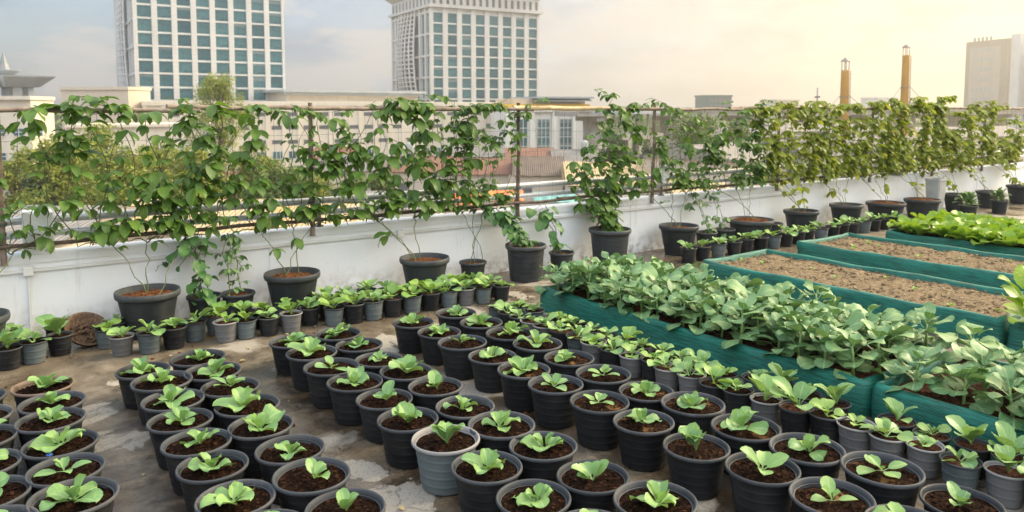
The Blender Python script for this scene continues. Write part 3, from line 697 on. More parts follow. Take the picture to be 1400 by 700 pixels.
# ---- big wall pots and their vines
BB,BR=pot_meshes('big_pot',.222,.33,.68,M['bigpot'],M['bigrim'],1,.03)
BB2,BR2=pot_meshes('ridged_pot',.215,.37,.76,M['bigpot'],M['bigrim'],5,.026)
MBo,MR=pot_meshes('medium_pot',.13,.21,.72,M['bigpot'],M['bigrim'],2,.015)
WB,WR=pot_meshes('wide_pot',.255,.28,.74,M['bigpot'],M['bigrim'],1,.03)
BS=[soil_mesh('soil',.197,M['mulch'],s+40,.016,80,.018) for s in range(3)]
MS=[soil_mesh('soil',.113,M['mulch'],s+50,.008,30,.008) for s in range(2)]
def trifol(mb,p,az,r,S,shape='heart'):
    """three leaflets on a short stalk"""
    el=r.uniform(-.3,.45); d=Vector((math.cos(az)*math.cos(el),math.sin(az)*math.cos(el),math.sin(el)))
    pl=S*r.uniform(.5,.9); q=Vector(p)+d*pl
    leafstalks.append((Vector(p),q))
    dr=r.uniform(.4,1.1)
    leaf(mb,q,az,el-r.uniform(.2,.9),S*1.05,S*.37,shape,r.uniform(.0,.35),dr,.1,.08,.1,5,2,0,r,r.uniform(-.5,.5))
    for s in (-1,1):
        leaf(mb,q-d*S*.12,az+s*r.uniform(.9,1.35),el-r.uniform(.2,1.0),S*.9,S*.34,shape,r.uniform(.0,.35),dr,.1,.08,.1,5,2,0,r,r.uniform(-.5,.5))
def vine(par,px,py,pz,stems,seed,mat,S=.092,step=.038,smat='vstem',lobed=False,low=0):
    """stems: list of (dx_at_rail, dx_at_top, z_top, drift): plan offsets along the wall, parent-local"""
    global leafstalks
    r=random.Random(seed); mb=MB(); st=MB(); leafstalks=[]
    wall_off=wy(px)-.09-py
    main=[0,len(stems)//2,len(stems)-1] if len(stems)>4 and not low else range(len(stems)); order=list(main)+[i for i in range(len(stems)) if i not in main]; roots={}
    for si in order:
        d0,d1,zt,dens=stems[si]
        zr=.66; q=Vector((d0,wall_off,zr)); n=7
        if si in main: p0=Vector((r.uniform(-.08,.08),r.uniform(-.06,.06),pz)); q.x*=.6; roots[si]=q
        else:          # a branch that leaves the nearest main stem near the rail
            kk=min(roots,key=lambda z:abs(roots[z].x-d0)); p0=roots[kk]+Vector((0,0,-.02)); n=4
        pts=[p0]
        for i in range(1,n+1):
            t=i/n; p=p0.lerp(q,t); p.z=p0.z+(zr-p0.z)*t**.8+(.03*math.sin(t*3.1) if si not in main else 0); p+=Vector((r.uniform(-.02,.02),r.uniform(-.03,.0),0)); pts.append(p)
        nn=max(2,int((zt-zr)/.08)); ph=r.uniform(0,6)
        for i in range(1,nn+1):
            t=i/nn; pts.append(Vector((d0+(d1-d0)*t+.05*math.sin(ph+t*7),wall_off+r.uniform(-.035,.02),zr+(zt-zr)*t)))
        if zt>1.55:   # tip wanders along or above the top pole
            e=pts[-1]; sgn=r.choice((-1,1))
            for i in range(r.randint(2,7)): e=e+Vector((sgn*r.uniform(.04,.09),r.uniform(-.02,.02),r.uniform(-.01,.035))); pts.append(e)
        st.tube(pts,[.0045-.0022*i/len(pts) for i in range(len(pts))],4,0,False)
        acc=0
        for i in range(len(pts)-1):
            seg=pts[i+1]-pts[i]; acc+=seg.length
            pz_=pts[i]; cl=(.42 if mat is M['beanlit'] else .15)+(.8 if mat is M['beanlit'] else 1.12)*max(0,noise.noise(Vector((pz_.x*2.6+seed*3.7,pz_.z*2.9,seed*1.3)))+.28)
            k=(.95 if mat is M['bean'] else .85)*step/dens/cl*(7.0 if pz_.z<.70 and not low else (1.5 if pz_.z<.85 and not low else .85))
            while acc>k:
                acc-=k; p=pts[i].lerp(pts[i+1],r.random())
                az=r.gauss(-PI/2,1.05) if r.random()<.8 else r.uniform(0,6.28)
                s=S*r.choice((.5,.7,.82,.92,1.05,1.3))*r.uniform(.9,1.1)
                if lobed:
                    el=r.uniform(-.2,.4); d=Vector((math.cos(az)*math.cos(el),math.sin(az)*math.cos(el),math.sin(el))); qq=p+d*s*.7; leafstalks.append((p,qq))
                    leaf(mb,qq,az,el-r.uniform(.3,1.1),s*1.5,s*.72,'heart',r.uniform(.0,.3),r.uniform(.4,1.1),.18,.04,.1,6,2,0,r,r.uniform(-.5,.5))
                else: trifol(mb,p,az,r,s)
    for a,b in leafstalks: st.tube([a,b],.0016,3,0,False)
    v=st.build('vine_stem',M[smat],par); mb.build('foliage',mat,v)
def vpot(label,x,y,body,rim,soil,h,stems,seed,mat,s=1.0,name='potted_vine',cat='potted vine',rs=.045,**k):
    t=thing(name,label,cat,(x,y,.002),0,'potted plants along the white wall')
    b=link('pot',body,t,None,R.uniform(0,6),s); link('rim',rim,b); link('soil',soil,t,(0,0,(h-rs)*s),R.uniform(0,6),s)
    if stems and mat is M['bean'] and len(stems)>6:
        a_=min(q[1] for q in stems); b_=max(q[1] for q in stems); dn_=stems[0][3]
        if abs(x-5.67)>.1: stems=stems+[(a_*.9,a_*1.6,1.62,dn_*.8)]
        if abs(x-3.45)>.1: stems=stems+[(b_*.9,b_*1.6,1.66,dn_*.8)]
    if stems: vine(t,x,y,(h-rs)*s,stems,seed,mat,**k)
    return t
def fan(n,a,b,zlo,zhi,dens,seed):
    r=random.Random(seed); out=[]
    for i in range(n):
        q=a+(b-a)*(i+.5)/n+r.uniform(-.06,.06); out.append((q*.75+r.uniform(-.05,.05),q,r.uniform(zlo,zhi),dens))
    return out
Bn=M['bean']; By=M['beanlit']
vpot('big charcoal pot with bean vine, cut off by the left edge of view',.13,5.93,BB,BR,BS[0],.33,fan(8,-0.66,0.56,1.2,1.68,1.0,1),11,Bn)
vpot('big charcoal pot with thin stems and wide vine canopy, beside brown coir bowl',1.20,6.02,BB,BR,BS[1],.33,fan(11,-0.56,0.68,1.45,1.72,1.15,2),12,Bn,S=.105)
vpot('big charcoal pot with bean vine standing behind pale grey small pot',2.27,5.98,BB,BR,BS[2],.33,fan(10,-0.43,0.56,1.0,1.70,1.15,3),13,Bn,S=.10)
vpot('big charcoal pot with densest large-leaved vine, middle of the parapet',3.45,5.89,BB,BR,BS[0],.33,fan(12,-0.66,0.73,1.3,1.74,1.15,4),14,Bn,S=.115,step=.04)
vpot('small dark pot with one slender vine between two big pots',4.02,5.97,MBo,MR,MS[0],.21,fan(7,-0.13,0.53,1.2,1.68,1.1,5),15,Bn,rs=.03,S=.08)
vpot('ridged bucket-like pot with straw mulch and short leafy vine',4.52,5.80,BB2,BR2,BS[1],.37,fan(3,-.42,.05,.60,.80,1.5,6),16,M['gourd'],s=.93,low=1,S=.085)
vpot('small dark pot with low lobed-leaf plant right of the ridged bucket',5.00,5.83,MBo,MR,MS[1],.21,fan(2,-.16,.16,.42,.62,1.6,7),17,M['gourd'],rs=.03,low=1,S=.075,lobed=True)
vpot('big ridged pot with tall bushy vine behind end of kale bed',5.67,5.83,BB2,BR2,BS[2],.36,fan(10,-0.39,0.43,.9,1.76,1.35,8),18,Bn,s=1.04,S=.098,low=1)
vpot('big charcoal pot with vine below the hanging white pouch',6.72,5.80,BB,BR,BS[0],.33,fan(11,-.55,.8,1.0,1.74,1.2,9),19,Bn,S=.098)
vpot('small dark pot with upright green seedlings, first of two near white pouch',7.18,5.78,MBo,MR,MS[0],.21,fan(2,-.12,.12,.38,.5,1.4,10),20,M['herb'],rs=.03,low=1,S=.06)
vpot('small dark pot with upright green seedlings, second of two near white pouch',7.54,5.80,MBo,MR,MS[1],.21,fan(2,-.12,.15,.4,.6,1.4,11),21,M['herb'],rs=.03,low=1,S=.06)
vpot('wide charcoal pot with tall dense vine behind bare beds',7.94,5.72,WB,WR,BS[1],.31,fan(11,-0.73,0.73,1.0,1.76,1.5,12),22,Bn,s=1.08,S=.098)
vpot('small black pot tucked between two wide vine pots',8.42,5.74,MBo,MR,MS[0],.21,[],0,Bn,rs=.03,name='empty_pot',cat='plant pot')
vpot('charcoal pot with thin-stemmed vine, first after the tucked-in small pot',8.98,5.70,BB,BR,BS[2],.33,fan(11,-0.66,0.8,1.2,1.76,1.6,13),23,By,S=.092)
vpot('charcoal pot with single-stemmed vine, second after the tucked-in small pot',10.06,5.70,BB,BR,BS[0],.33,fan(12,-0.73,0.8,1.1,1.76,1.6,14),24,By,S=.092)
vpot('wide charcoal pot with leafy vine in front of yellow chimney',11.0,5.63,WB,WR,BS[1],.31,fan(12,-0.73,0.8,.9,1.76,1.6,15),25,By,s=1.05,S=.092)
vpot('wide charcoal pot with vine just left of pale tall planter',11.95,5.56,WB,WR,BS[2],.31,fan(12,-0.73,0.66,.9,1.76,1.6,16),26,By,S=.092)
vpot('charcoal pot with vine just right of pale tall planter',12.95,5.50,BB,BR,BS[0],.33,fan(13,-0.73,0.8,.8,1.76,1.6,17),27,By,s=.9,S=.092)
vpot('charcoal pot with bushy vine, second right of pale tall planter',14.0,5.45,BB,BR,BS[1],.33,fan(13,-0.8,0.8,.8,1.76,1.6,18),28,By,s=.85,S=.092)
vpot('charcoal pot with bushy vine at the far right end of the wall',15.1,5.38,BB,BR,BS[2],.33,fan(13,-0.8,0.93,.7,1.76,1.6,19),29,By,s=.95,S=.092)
vpot('medium pot with round-leaved gourd plant between two big left pots',1.62,6.12,MBo,MR,MS[1],.21,fan(3,-.32,.0,.30,.5,1.3,20),30,M['gourd'],rs=.03,low=1,S=.062,lobed=True)
vpot('medium dark pot of young greens behind the small pots',1.86,6.06,MBo,MR,MS[0],.21,fan(2,-.05,.1,.3,.36,1.5,21),31,M['herb'],rs=.03,low=1,S=.05)
# herbs at the far right
for k,(x,y,lab) in enumerate([(12.3,5.05,'low bushy herb in pot in front of pale tall planter'),(13.4,5.05,'low bushy herb in pot behind lettuce bed, right of pale planter'),(14.6,4.9,'low bushy herb in pot behind lettuce bed at far right')]):
    vpot(lab,x,y,MBo,MR,MS[k%2],.21,None,0,Bn,rs=.03,name='potted_herb',cat='potted herb')
    t=[o for o in COL.objects if o.name.startswith('potted_herb') and o.parent is None][-1]
    r=random.Random(k+70); mb=MB()
    for i in range(60):
        L=r.uniform(.09,.2); leaf(mb,(r.uniform(-.05,.05),r.uniform(-.05,.05),.18+r.uniform(0,.12)),r.uniform(0,6.28),r.uniform(.2,1.4),L,L*.17,'oval',.2,r.uniform(.5,1.2),.1,.25,.1,6,2,0,r)
    mb.build('foliage',M['herb'],t)
# pale planters
pv=thing('tall_planter','pale grey tall tapered planter standing upright against the wall','planter',(12.5,5.62,0),WALLANG)
mb=MB(); b=0
def taper(mb,w0,w1,h,t=.012):
    rings=[(w0,0),(w1,h-.03),(w1*1.08,h-.03),(w1*1.08,h),(w1*.9,h),(w0*.85,.04)]
    for w,z in rings:
        c=w*.18
        for x,y in ((-w+c,-w),(w-c,-w),(w,-w+c),(w,w-c),(w-c,w),(-w+c,w),(-w,w-c),(-w,-w+c)): mb.vert((x,y,z))
    for k in range(len(rings)-1):
        for i in range(8): mb.face([k*8+i,k*8+(i+1)%8,(k+1)*8+(i+1)%8,(k+1)*8+i],0,False)
    mb.face([(len(rings)-1)*8+i for i in range(8)],0,False)
taper(mb,.085,.118,.56); mb.build('planter_body',M['greyvase'],pv)
bk=thing('bucket','grey tapered bucket set on the wall top among the vines','bucket',(11.9,wy(11.9)+.02,.62),0)
mb=MB(); mb.lathe([(.10,0),(.145,.27),(.155,.27),(.155,.30),(.14,.30),(.135,.26),(.10,.03),(0,.03)],24,close=True); mb.build('bucket_body',M['greyvase'],bk)
# coir bowl tipped against wall
mb=MB(); 
mb.lathe([(.0,-.095),(.06,-.085),(.11,-.05),(.142,0),(.15,.008),(.142,.016),(.132,.006),(.105,-.03),(.05,-.062),(.0,-.07)],28,0)
rr=random.Random(8)
for k in range(46):
    a=rr.uniform(0,6.28); q=.10*math.sqrt(rr.random()); ax=Vector((rr.uniform(-1,1),rr.uniform(-1,1),rr.uniform(.1,.6))).normalized(); ay=ax.cross(Vector((.1,.3,1))).normalized(); az=ax.cross(ay); s=rr.uniform(.012,.035)
    mb.obox((q*math.cos(a),q*math.sin(a),-.035),ax*s,ay*s*.25,az*s*.12)
o=mb.build('coir_bowl',M['coir'],None,(.80,6.02,.108)); o.rotation_euler=(rad(38),rad(14),0)
tag(o,'brown coir bowl tipped on its side against the white wall','bowl')

# ------------------------------------------------------------------ roof floor and ground
mb=MB()
mb.box(-8,-14,-.35,32,6.50,0); o=mb.build('roof_floor',M['floor']); o['kind']='structure'
mb=MB(); rr=random.Random(91)
for k in range(240):
    x=rr.uniform(-.2,5.5); y=rr.choice((rr.uniform(5.2,6.1),rr.uniform(1.5,5.3)))
    if 3.85<x<4.95 and y<4.9: continue
    a=rr.uniform(0,6.28); s_=rr.uniform(.006,.022)
    if rr.random()<.35: leaf(mb,(x,y,.004),a,rr.uniform(.0,.3),s_*2,s_*.6,'oval',.4,.5,.2,.15,.1,5,1,0,rr)
    else: ax=Vector((math.cos(a),math.sin(a),.1))*s_*.5; ay=Vector((-math.sin(a),math.cos(a),0))*s_*.35; mb.obox((x,y,.006),ax,ay,Vector((0,0,s_*.25)),1)
tag(mb.build('litter',[M['drystem'],M['mulch']]),'dry leaves and soil crumbs scattered over the concrete floor','litter',None,'stuff')
own=thing('roof_building','building below the rooftop garden with its outer walls','building',(0,0,0))
mb=MB(); mb.box(-7.9,-13.9,GZ,31.9,6.4,-.352); mb.build('outer_walls',simple('own_building_wall',(.5,.5,.47),(.6,.6,.57),.4,.8,.05),own)
m,nt,p,o_=newmat('city_ground'); co=geopos(nt)
c=ramp(nt,noise_(nt,co,.035,6,.6),[(.35,(.10,.095,.085)),(.5,(.17,.155,.13)),(.62,(.07,.10,.04)),(.75,(.15,.14,.12))]); nt.links.new(c,p.inputs['Base Color']); p.inputs['Roughness'].default_value=.95
mb=MB(); S=1300; mb.face([mb.vert(q) for q in ((-S,-S,GZ),(S,-S,GZ),(S,S,GZ),(-S,S,GZ))]); o=mb.build('ground',m); o['kind']='structure'

# ------------------------------------------------------------------ background
def stone(name,a,b,scale=.3,brick=None):
    m,nt,p,o=newmat(name); co=objco(nt); n=noise_(nt,co,scale,6)
    c=ramp(nt,n,[(.3,a),(.7,b)])
    mp=nd(nt,'ShaderNodeMapping'); mp.inputs['Scale'].default_value=(3,3,.25); nt.links.new(co,mp.inputs[0])
    c=mix(nt,ramp(nt,noise_(nt,mp.outputs[0],.5,5),[(.5,0.),(.8,.35)]),c,tuple(q*.6 for q in a))
    if brick:
        sp=nd(nt,'ShaderNodeSeparateXYZ'); nt.links.new(co,sp.inputs[0])
        l=math_(nt,'FRACT',math_(nt,'MULTIPLY',sp.outputs[2],brick)); c=mix(nt,ramp(nt,l,[(.04,.45),(.09,0.)]),c,tuple(q*.55 for q in a))
    nt.links.new(c,p.inputs['Base Color']); p.inputs['Roughness'].default_value=.75
    return m
def glassmat(name,a,b):
    m,nt,p,o=newmat(name); rn=objrnd(nt); co=objco(nt)
    n=noise_(nt,co,1.2,3)
    c=mix(nt,rn,a,b); c=mix(nt,ramp(nt,n,[(.45,0.),(.65,.6)]),c,tuple(q*.45 for q in a))
    r2=math_(nt,'FRACT',math_(nt,'MULTIPLY',rn,13.7)); sp=nd(nt,'ShaderNodeSeparateXYZ'); nt.links.new(co,sp.inputs[0])
    bl=math_(nt,'MULTIPLY',math_(nt,'GREATER_THAN',r2,.62),math_(nt,'GREATER_THAN',math_(nt,'FRACT',math_(nt,'MULTIPLY',sp.outputs[2],.36)),r2))
    c=mix(nt,math_(nt,'MULTIPLY',bl,.55),c,(.22,.26,.26))
    nt.links.new(c,p.inputs['Base Color']); p.inputs['Roughness'].default_value=.12; p.inputs['Specular IOR Level'].default_value=.6
    return m
M['tower']=stone('pale_tower_stone',(.52,.51,.49),(.60,.59,.57),.15,1.05)
M['cornice']=stone('grey_cornice',(.42,.41,.38),(.52,.51,.48),.2)
M['glass']=glassmat('teal_glass',(.022,.085,.105),(.06,.17,.19))
M['frame']=simple('window_frame',(.55,.56,.54),(.62,.63,.6),2,.5,0)
M['dark']=simple('dark_recess',(.09,.095,.10),(.13,.135,.14),2,.5,0)
M['whouse']=stone('warehouse_render',(.34,.32,.29),(.42,.40,.36),.2)
M['cream']=stone('cream_wall',(.62,.55,.45),(.72,.65,.54),.12)
M['creamd']=stone('beige_wall',(.50,.43,.34),(.58,.50,.41),.12)
M['greyroof']=stone('grey_metal_roof',(.28,.31,.33),(.36,.39,.41),.3)
M['whitew']=stone('white_render',(.66,.64,.60),(.76,.74,.70),.2)

def tower(name,label,corner,right,wid,dep,ztop,cols,unit,first,colfrac,latt,slits,flare):
    ang=math.atan2(right.y,right.x)
    t=thing(name,label,'tower',(corner.x,corner.y,GZ),ang,'pale tower blocks behind the garden'); H=ztop-GZ
    mb=MB()
    mb.box(.35,.35,0,wid,dep,H)                       # core behind the pilasters
    cw=wid/cols; pw=cw*(1-colfrac)
    for i in range(cols+1):
        x=i*cw; h=pw/2
        mb.box(max(0,x-h),-.05,0,min(wid,x+h),.349,H-.02)
    n=int((first-GZ)/unit)
    z=first-GZ
    levels=[z-k*unit for k in range(n) if z-k*unit>9]
    for zz in levels:
        mb.box(.02,.03,zz-.17,wid-.02,.345,zz+.17)
    mb.build('facade',M['tower'],t)
    wm=MB(); w=cw-pw-.02; hh=unit-.36
    wm.box(0,.02,0,w,.06,hh*.46); wm.box(0,.02,hh*.52,w,.06,hh)
    fm=MB()
    for z0,z1 in ((0,hh*.46),(hh*.52,hh)):
        for x0,x1 in ((0,.05),(w-.05,w)): fm.box(x0,-.015,z0,x1,.018,z1)
        fm.box(.05,-.015,z1-.05,w-.05,.018,z1); fm.box(.05,-.015,z0,w-.05,.018,z0+.05)
    fm.box(.0,-.04,hh*.46,w,.06,hh*.52)
    gm=wm.mesh('window',[M['glass']]); frm=fm.mesh('window_frame',[M['frame']])
    for li,zz in enumerate(levels):
        if li>11: break
        for i in range(cols):
            o=link('window',gm,t,(i*cw+pw/2+.01,.22,zz-unit+.18)); f=link('frame',frm,o)
    # side face: curved lattice screen between window strips
    sm=MB(); 
    for y in (.35,dep*.12,dep*.26,dep*.74,dep*.88,dep-.4): sm.box(-.25,y-.5,0,.349,y+.5,H-.02)
    for zz in levels: sm.box(-.18,.4,zz-.3,.348,dep-.2,zz+.3)
    sm.build('side_frame',M['tower'],t)
    for s in (.06,.19,.81):
        for zz in levels[:9]:
            q=MB(); q.box(.30,dep*s-dep*.028,zz-unit+.32,.344,dep*s+dep*.036,zz-.32); q.build('side_window',M['glass'],t)
    la=MB()
    def lp(u,v):   # u across 0..1, v up 0..1
        y=dep*(.30+.42*u)+ (v-.5)*dep*.10
        x=-.3-latt*math.sin(PI*min(1,max(0,v)))*(.6+.4*math.sin(PI*u))
        return Vector((x,y,10+v*(H-10)))
    for i in range(6): la.tube([lp(i/5,k/24) for k in range(25)],.32,4,0,False,False)
    for k in range(1,24): la.tube([lp(i/5,k/24) for i in range(6)],.25,4,0,False,False)
    la.build('lattice_screen',M['tower'],t)
    db=MB(); db.box(.28,dep*.27,10,.343,dep*.73,H-1); db.build('lattice_recess',M['dark'],t)
    if slits:
        # attic band with slit openings, cornice line, flared eaves
        ab=MB(); zc=H
        ab.box(-.9,-.9,zc,wid+.9,dep+.9,zc+.7); ab.box(0,0,zc+.702,wid,dep,zc+4.0)
        ab.build('attic',M['tower'],t)
        for i in range(17):
            x=wid*(i+.5)/17; q=MB(); q.box(x-.42,-.03,zc+1.0,x+.42,.1,zc+3.4); q.build('attic_opening',M['dark'],t)
        for i in range(11):
            y=dep*(i+.5)/11; q=MB(); q.box(-.03,y-.42,zc+1.0,.1,y+.42,zc+3.4); q.build('attic_opening',M['dark'],t)
        fl=MB()
        for ex,z in ((0.02,zc+4.0),(.4,zc+4.3),(4.5,zc+8.0),(4.8,zc+9.0)):
            for x,y in ((-ex,-ex),(wid+ex,-ex),(wid+ex,dep+ex),(-ex,dep+ex)): fl.vert((x,y,z))
        for k in range(3):
            for i in range(4): fl.face([k*4+i,k*4+(i+1)%4,(k+1)*4+(i+1)%4,(k+1)*4+i],0,False)
        fl.face([12,13,14,15],0,False); fl.build('flared_roof',M['cornice'],t)
    return t
d0=215.; c2=far(590,d0); rv=(far(737,d0*1.08)-c2)
tower('tower_block','pale tower with flared grey roof and slit attic, middle of the skyline',c2,rv,rv.length,d0*.139,hz(11,d0),8,29.6/1058.4*d0,hz(17,d0),.66,2.0,True,True)
d1=170.; c1=far(188,d1); rv=(far(391,d1*1.10)-c1)
tower('tower_block','pale gridded tower block whose top is out of view, left of skyline',c1,rv,rv.length,44.,hz(-60,d1),8,37.5/1058.4*d1,hz(25,d1)+37.5/1058.4*d1*2,.72,.9,False,True)

def block(name,label,cat,px0,d0_,px1,d1_,dep,z0,z1,mat,group=None):
    """rectangular building whose near face runs from (px0,d0) to (px1,d1); local x along the face, y away"""
    a=far(px0,d0_); b=far(px1,d1_); v=b-a
    t=thing(name,label,cat,(a.x,a.y,z0),math.atan2(v.y,v.x),group)
    return t,v.length,z1-z0
def wins(t,mesh,n,x0,dx,z,y=-.0):
    for i in range(n): link('window',mesh,t,(x0+i*dx,y,z))
def winmesh(w,h,mat,d=.06,frame=True,nx=2,nz=2):
    mb=MB(); mb.box(0,-d,0,w,-.003,h,0)
    if frame:
        for i in range(nx+1): x=(w-.12)*i/nx; mb.box(x,-d-.05,0,x+.12,-d-.001,h,1)
        for k in range(nz+1): z=(h-.12)*k/nz; mb.box(.121,-d-.045,z,w-.121,-d-.002,z+.12,1)
    return mb.mesh('window',[mat,M['frame']])
# long podium below the towers
t,L,H=block('podium_building','long cream podium building with flat roof under the pale towers','building',195,150,692,185,18,GZ,hz(138,150),M['cream'])
mb=MB(); mb.box(0,0,0,L,18,H); mb.box(-.2,-.35,H-.9,L+.2,-.002,H-.1)
for i in range(24): mb.box(L*i/24,-.28,0,L*i/24+.7,-.003,H-.92)
mb.build('walls',M['cream'],t)
ws=winmesh(2.1,.8,M['dark'],.05,False); wl=winmesh(2.4,1.7,M['glass'],.05,True,3,1)
for i in range(23):
    for z,me in ((2.0,wl),(5.2,ws),(8.2,ws),(11.0,ws)):
        if (i*7+int(z))%5==0: continue
        link('window',me,t,(L*i/24+1.25,0,z))
t,L,H=block('roof_hall','low hall with thin grey roof line standing on the podium between towers','building',392,176,570,196,14,hz(138,176)-2,hz(126,176),M['creamd'])
mb=MB(); mb.box(0,0,0,L,14,H); mb.build('walls',M['cream'],t)
mb=MB(); mb.box(-1.5,-2.2,H,L+1.5,15,H+.55); mb.box(-1,-1.4,H-.7,L+1,0-.003,H-.002); mb.build('roof',M['greyroof'],t)
t,L,H=block('entrance_hall','white pillared hall with three tall green windows and yellow stripe','building',690,172,803,178,16,GZ,hz(150,172),M['whitew'])
mb=MB(); mb.box(0,0,0,L,16,H)
for x in (0,.29,.555,.81,.965): mb.box(L*x,-.7,0,L*x+(1.1 if x<.9 else L*.035),-.002,H-.5)
mb.box(-.3,-.9,H-.49,L+.3,-.003,H); mb.build('walls',M['whitew'],t)
mb=MB(); mb.box(-.2,-1.0,H+.003,L+.2,16,H+1.25); mb.build('yellow_band',simple('yellow_paint',(.70,.42,.03),(.78,.50,.05),1,.6,0),t)
mb=MB(); mb.box(L*.1,0,H+1.253,L*.97,14,H+2.5); mb.build('upper_storey',M['creamd'],t)
mb=MB(); mb.box(L*.30,-2.5,H+2.503,L*1.03,15,H+2.9); mb.obox((L*.66,-1.5,H+2.2),Vector((L*.35,0,0)),Vector((0,.9,.25)),Vector((0,0,.06))); mb.build('flat_roof',M['greyroof'],t)
for x in (.115,.385,.655):
    q=MB(); w=L*.155; q.box(0,-.10,0,w,-.003,8.3,0)
    for i in range(4): q.box((w-.14)*i/3,-.16,0,(w-.14)*i/3+.14,-.101,8.3,1)
    for k in range(5): q.box(.141,-.155,2.04*k,w-.141,-.102,2.04*k+.16 if k<4 else 8.3,1)
    q.build('window',[M['glass'],M['frame']],t,(L*x,0,2.0))
# left buildings
t,L,H=block('parapet_block','beige block with plain parapet in front of the left tower','building',84,150,176,148,7,GZ,hz(119,150),M['creamd'])
mb=MB(); mb.box(0,0,0,L,7,H-.6); mb.box(-.2,-.3,H-.598,L+.2,7.2,H); mb.build('walls',M['creamd'],t)
q=winmesh(1.6,1.5,M['glass']); wins(t,q,6,1.2,2.6,7.5); wins(t,q,6,1.2,2.6,3.5)
t,L,H=block('spire_pavilion','grey rooftop pavilion with silver cone spire, far left','building',8,150,62,155,8,GZ,hz(103,150),M['greyroof'])
mb=MB(); mb.box(1.2,1,0,L-1.6,7.5,H-2.2); mb.box(L-1.598,1.5,0,L+1.0,7.5,H-4.2)
mb.build('walls',M['greyroof'],t)
for x in (.55,L-3.6):
    q=MB(); q.box(x,.93,H-6.5,x+1.0,.999,H-2.3); q.build('window',M['dark'],t)
mb=MB()
for ex,z in ((-.6,H-2.197),(1.6,H-.25),(1.7,H)):
    for x,y in ((-ex*.4,-ex),(L+ex,-ex),(L+ex,8+ex),(-ex*.4,8+ex)): mb.vert((x,y,z))
for k in range(2):
    for i in range(4): mb.face([k*4+i,k*4+(i+1)%4,(k+1)*4+(i+1)%4,(k+1)*4+i],0,False)
mb.face([8,9,10,11],0,False); mb.face([3,2,1,0],0,False); mb.build('flared_roof',M['greyroof'],t)
mb=MB(); mb.lathe([(1.6,H+.003),(2.0,H+.4),(2.9,H+1.0),(3.0,H+1.15),(1.3,H+1.2)],20,0,(1.0,4,0)); mb.build('spire_dish',M['greyroof'],t)
mb=MB(); mb.lathe([(1.25,H+1.2),(.75,H+2.3),(.02,H+4.8)],8,0,(1.0,4,0),smooth=False); mb.build('spire_cone',simple('silver_cladding',(.16,.175,.185),(.23,.245,.25),1,.5,0),t)
t,L,H=block('white_block','plain white stucco block at the left edge of the skyline','building',-100,140,-35,142,12,GZ,hz(103,140),M['whitew'])
mb=MB(); mb.box(0,0,0,L,12,H-.4); mb.box(-.15,-.2,H-.398,L+.15,12,H); mb.build('walls',M['whitew'],t)
t,L,H=block('ledge_block','long cream low block with overhanging ledge, behind left end of trellis','building',-100,125,42,128,10,GZ,hz(131,125),M['cream'])
mb=MB(); mb.box(0,0,0,L,10,H-.6); mb.box(-.3,-.8,H-.598,L+.3,10,H); mb.build('walls',M['cream'],t)
q=winmesh(1.7,1.4,M['glass']); wins(t,q,6,1.2,2.8,8.0); wins(t,q,6,1.2,2.8,4.0)
t,L,H=block('terrace_block','cream three storey block with window rows behind the left vines','building',90,118,300,128,10,GZ,hz(170,118),M['cream'])
mb=MB(); mb.box(0,0,0,L,10,H); mb.box(-.2,-.5,H-.5,L+.2,-.003,H-.1); mb.box(0,-.4,H*.5,L,-.003,H*.5+.3); mb.build('walls',M['cream'],t)
q=winmesh(1.5,1.4,M['glass']); wins(t,q,8,1.2,2.9,5.4); wins(t,q,8,1.2,2.9,1.6)

# right side: slab tower with curved balconies
t,L,H=block('hotel_tower','hazy tan slab tower with curved balcony wing at right edge','tower',1317,352,1374,330,26,GZ,hz(53,330),M['creamd'])
M['tan']=stone('tan_cladding',(.40,.33,.25),(.48,.40,.31),.08)
mb=MB(); mb.box(0,0,0,L,26,H); mb.build('slab',M['tan'],t)
mb=MB(); mb.box(L*.12,-.35,H*.10,L*.85,-.003,H*.93); mb.build('recessed_panel',M['creamd'],t)
for i in range(5):
    for k in range(9):
        q=MB() if (i,k)==(0,0) else None
        if q: q.box(0,-.1,0,1.3,-.003,1.9); wq=q.mesh('window',[M['cornice']])
        link('window',wq,t,(L*.2+i*2.2,-.36,H*.16+k*4.4))
mb=MB(); mb.box(L+.003,1.5,0,L+4.5,24,H+1.6); mb.build('core',M['whitew'],t)
mb=MB(); mb.lathe([(14,0),(14,H-9)],40,0,(L+18,16,0)); mb.lathe([(0,H-8.99),(15.6,H-8.99),(15.6,H-7.8),(13.2,H-7.8),(13.2,H-4.6),(0,H-4.6)],40,0,(L+18,16,0)); mb.build('wing',M['glass'],t)
for k in range(12):
    q=MB(); q.lathe([(14.02,3.5*k+3.0),(15.0,3.5*k+3.0),(15.0,3.5*k+4.3),(14.02,3.5*k+4.3)],40,0,(L+18,16,0)); q.build('balcony',M['whitew'],t)
for i in range(9):
    a=PI+.25+i*.28; q=MB(); q.box(-.25,-.25,0,.25,.25,H-9.05); o=q.build('pilaster',M['whitew'],t,(L+18+14.9*math.cos(a),16+14.9*math.sin(a),0)); o.rotation_euler.z=a
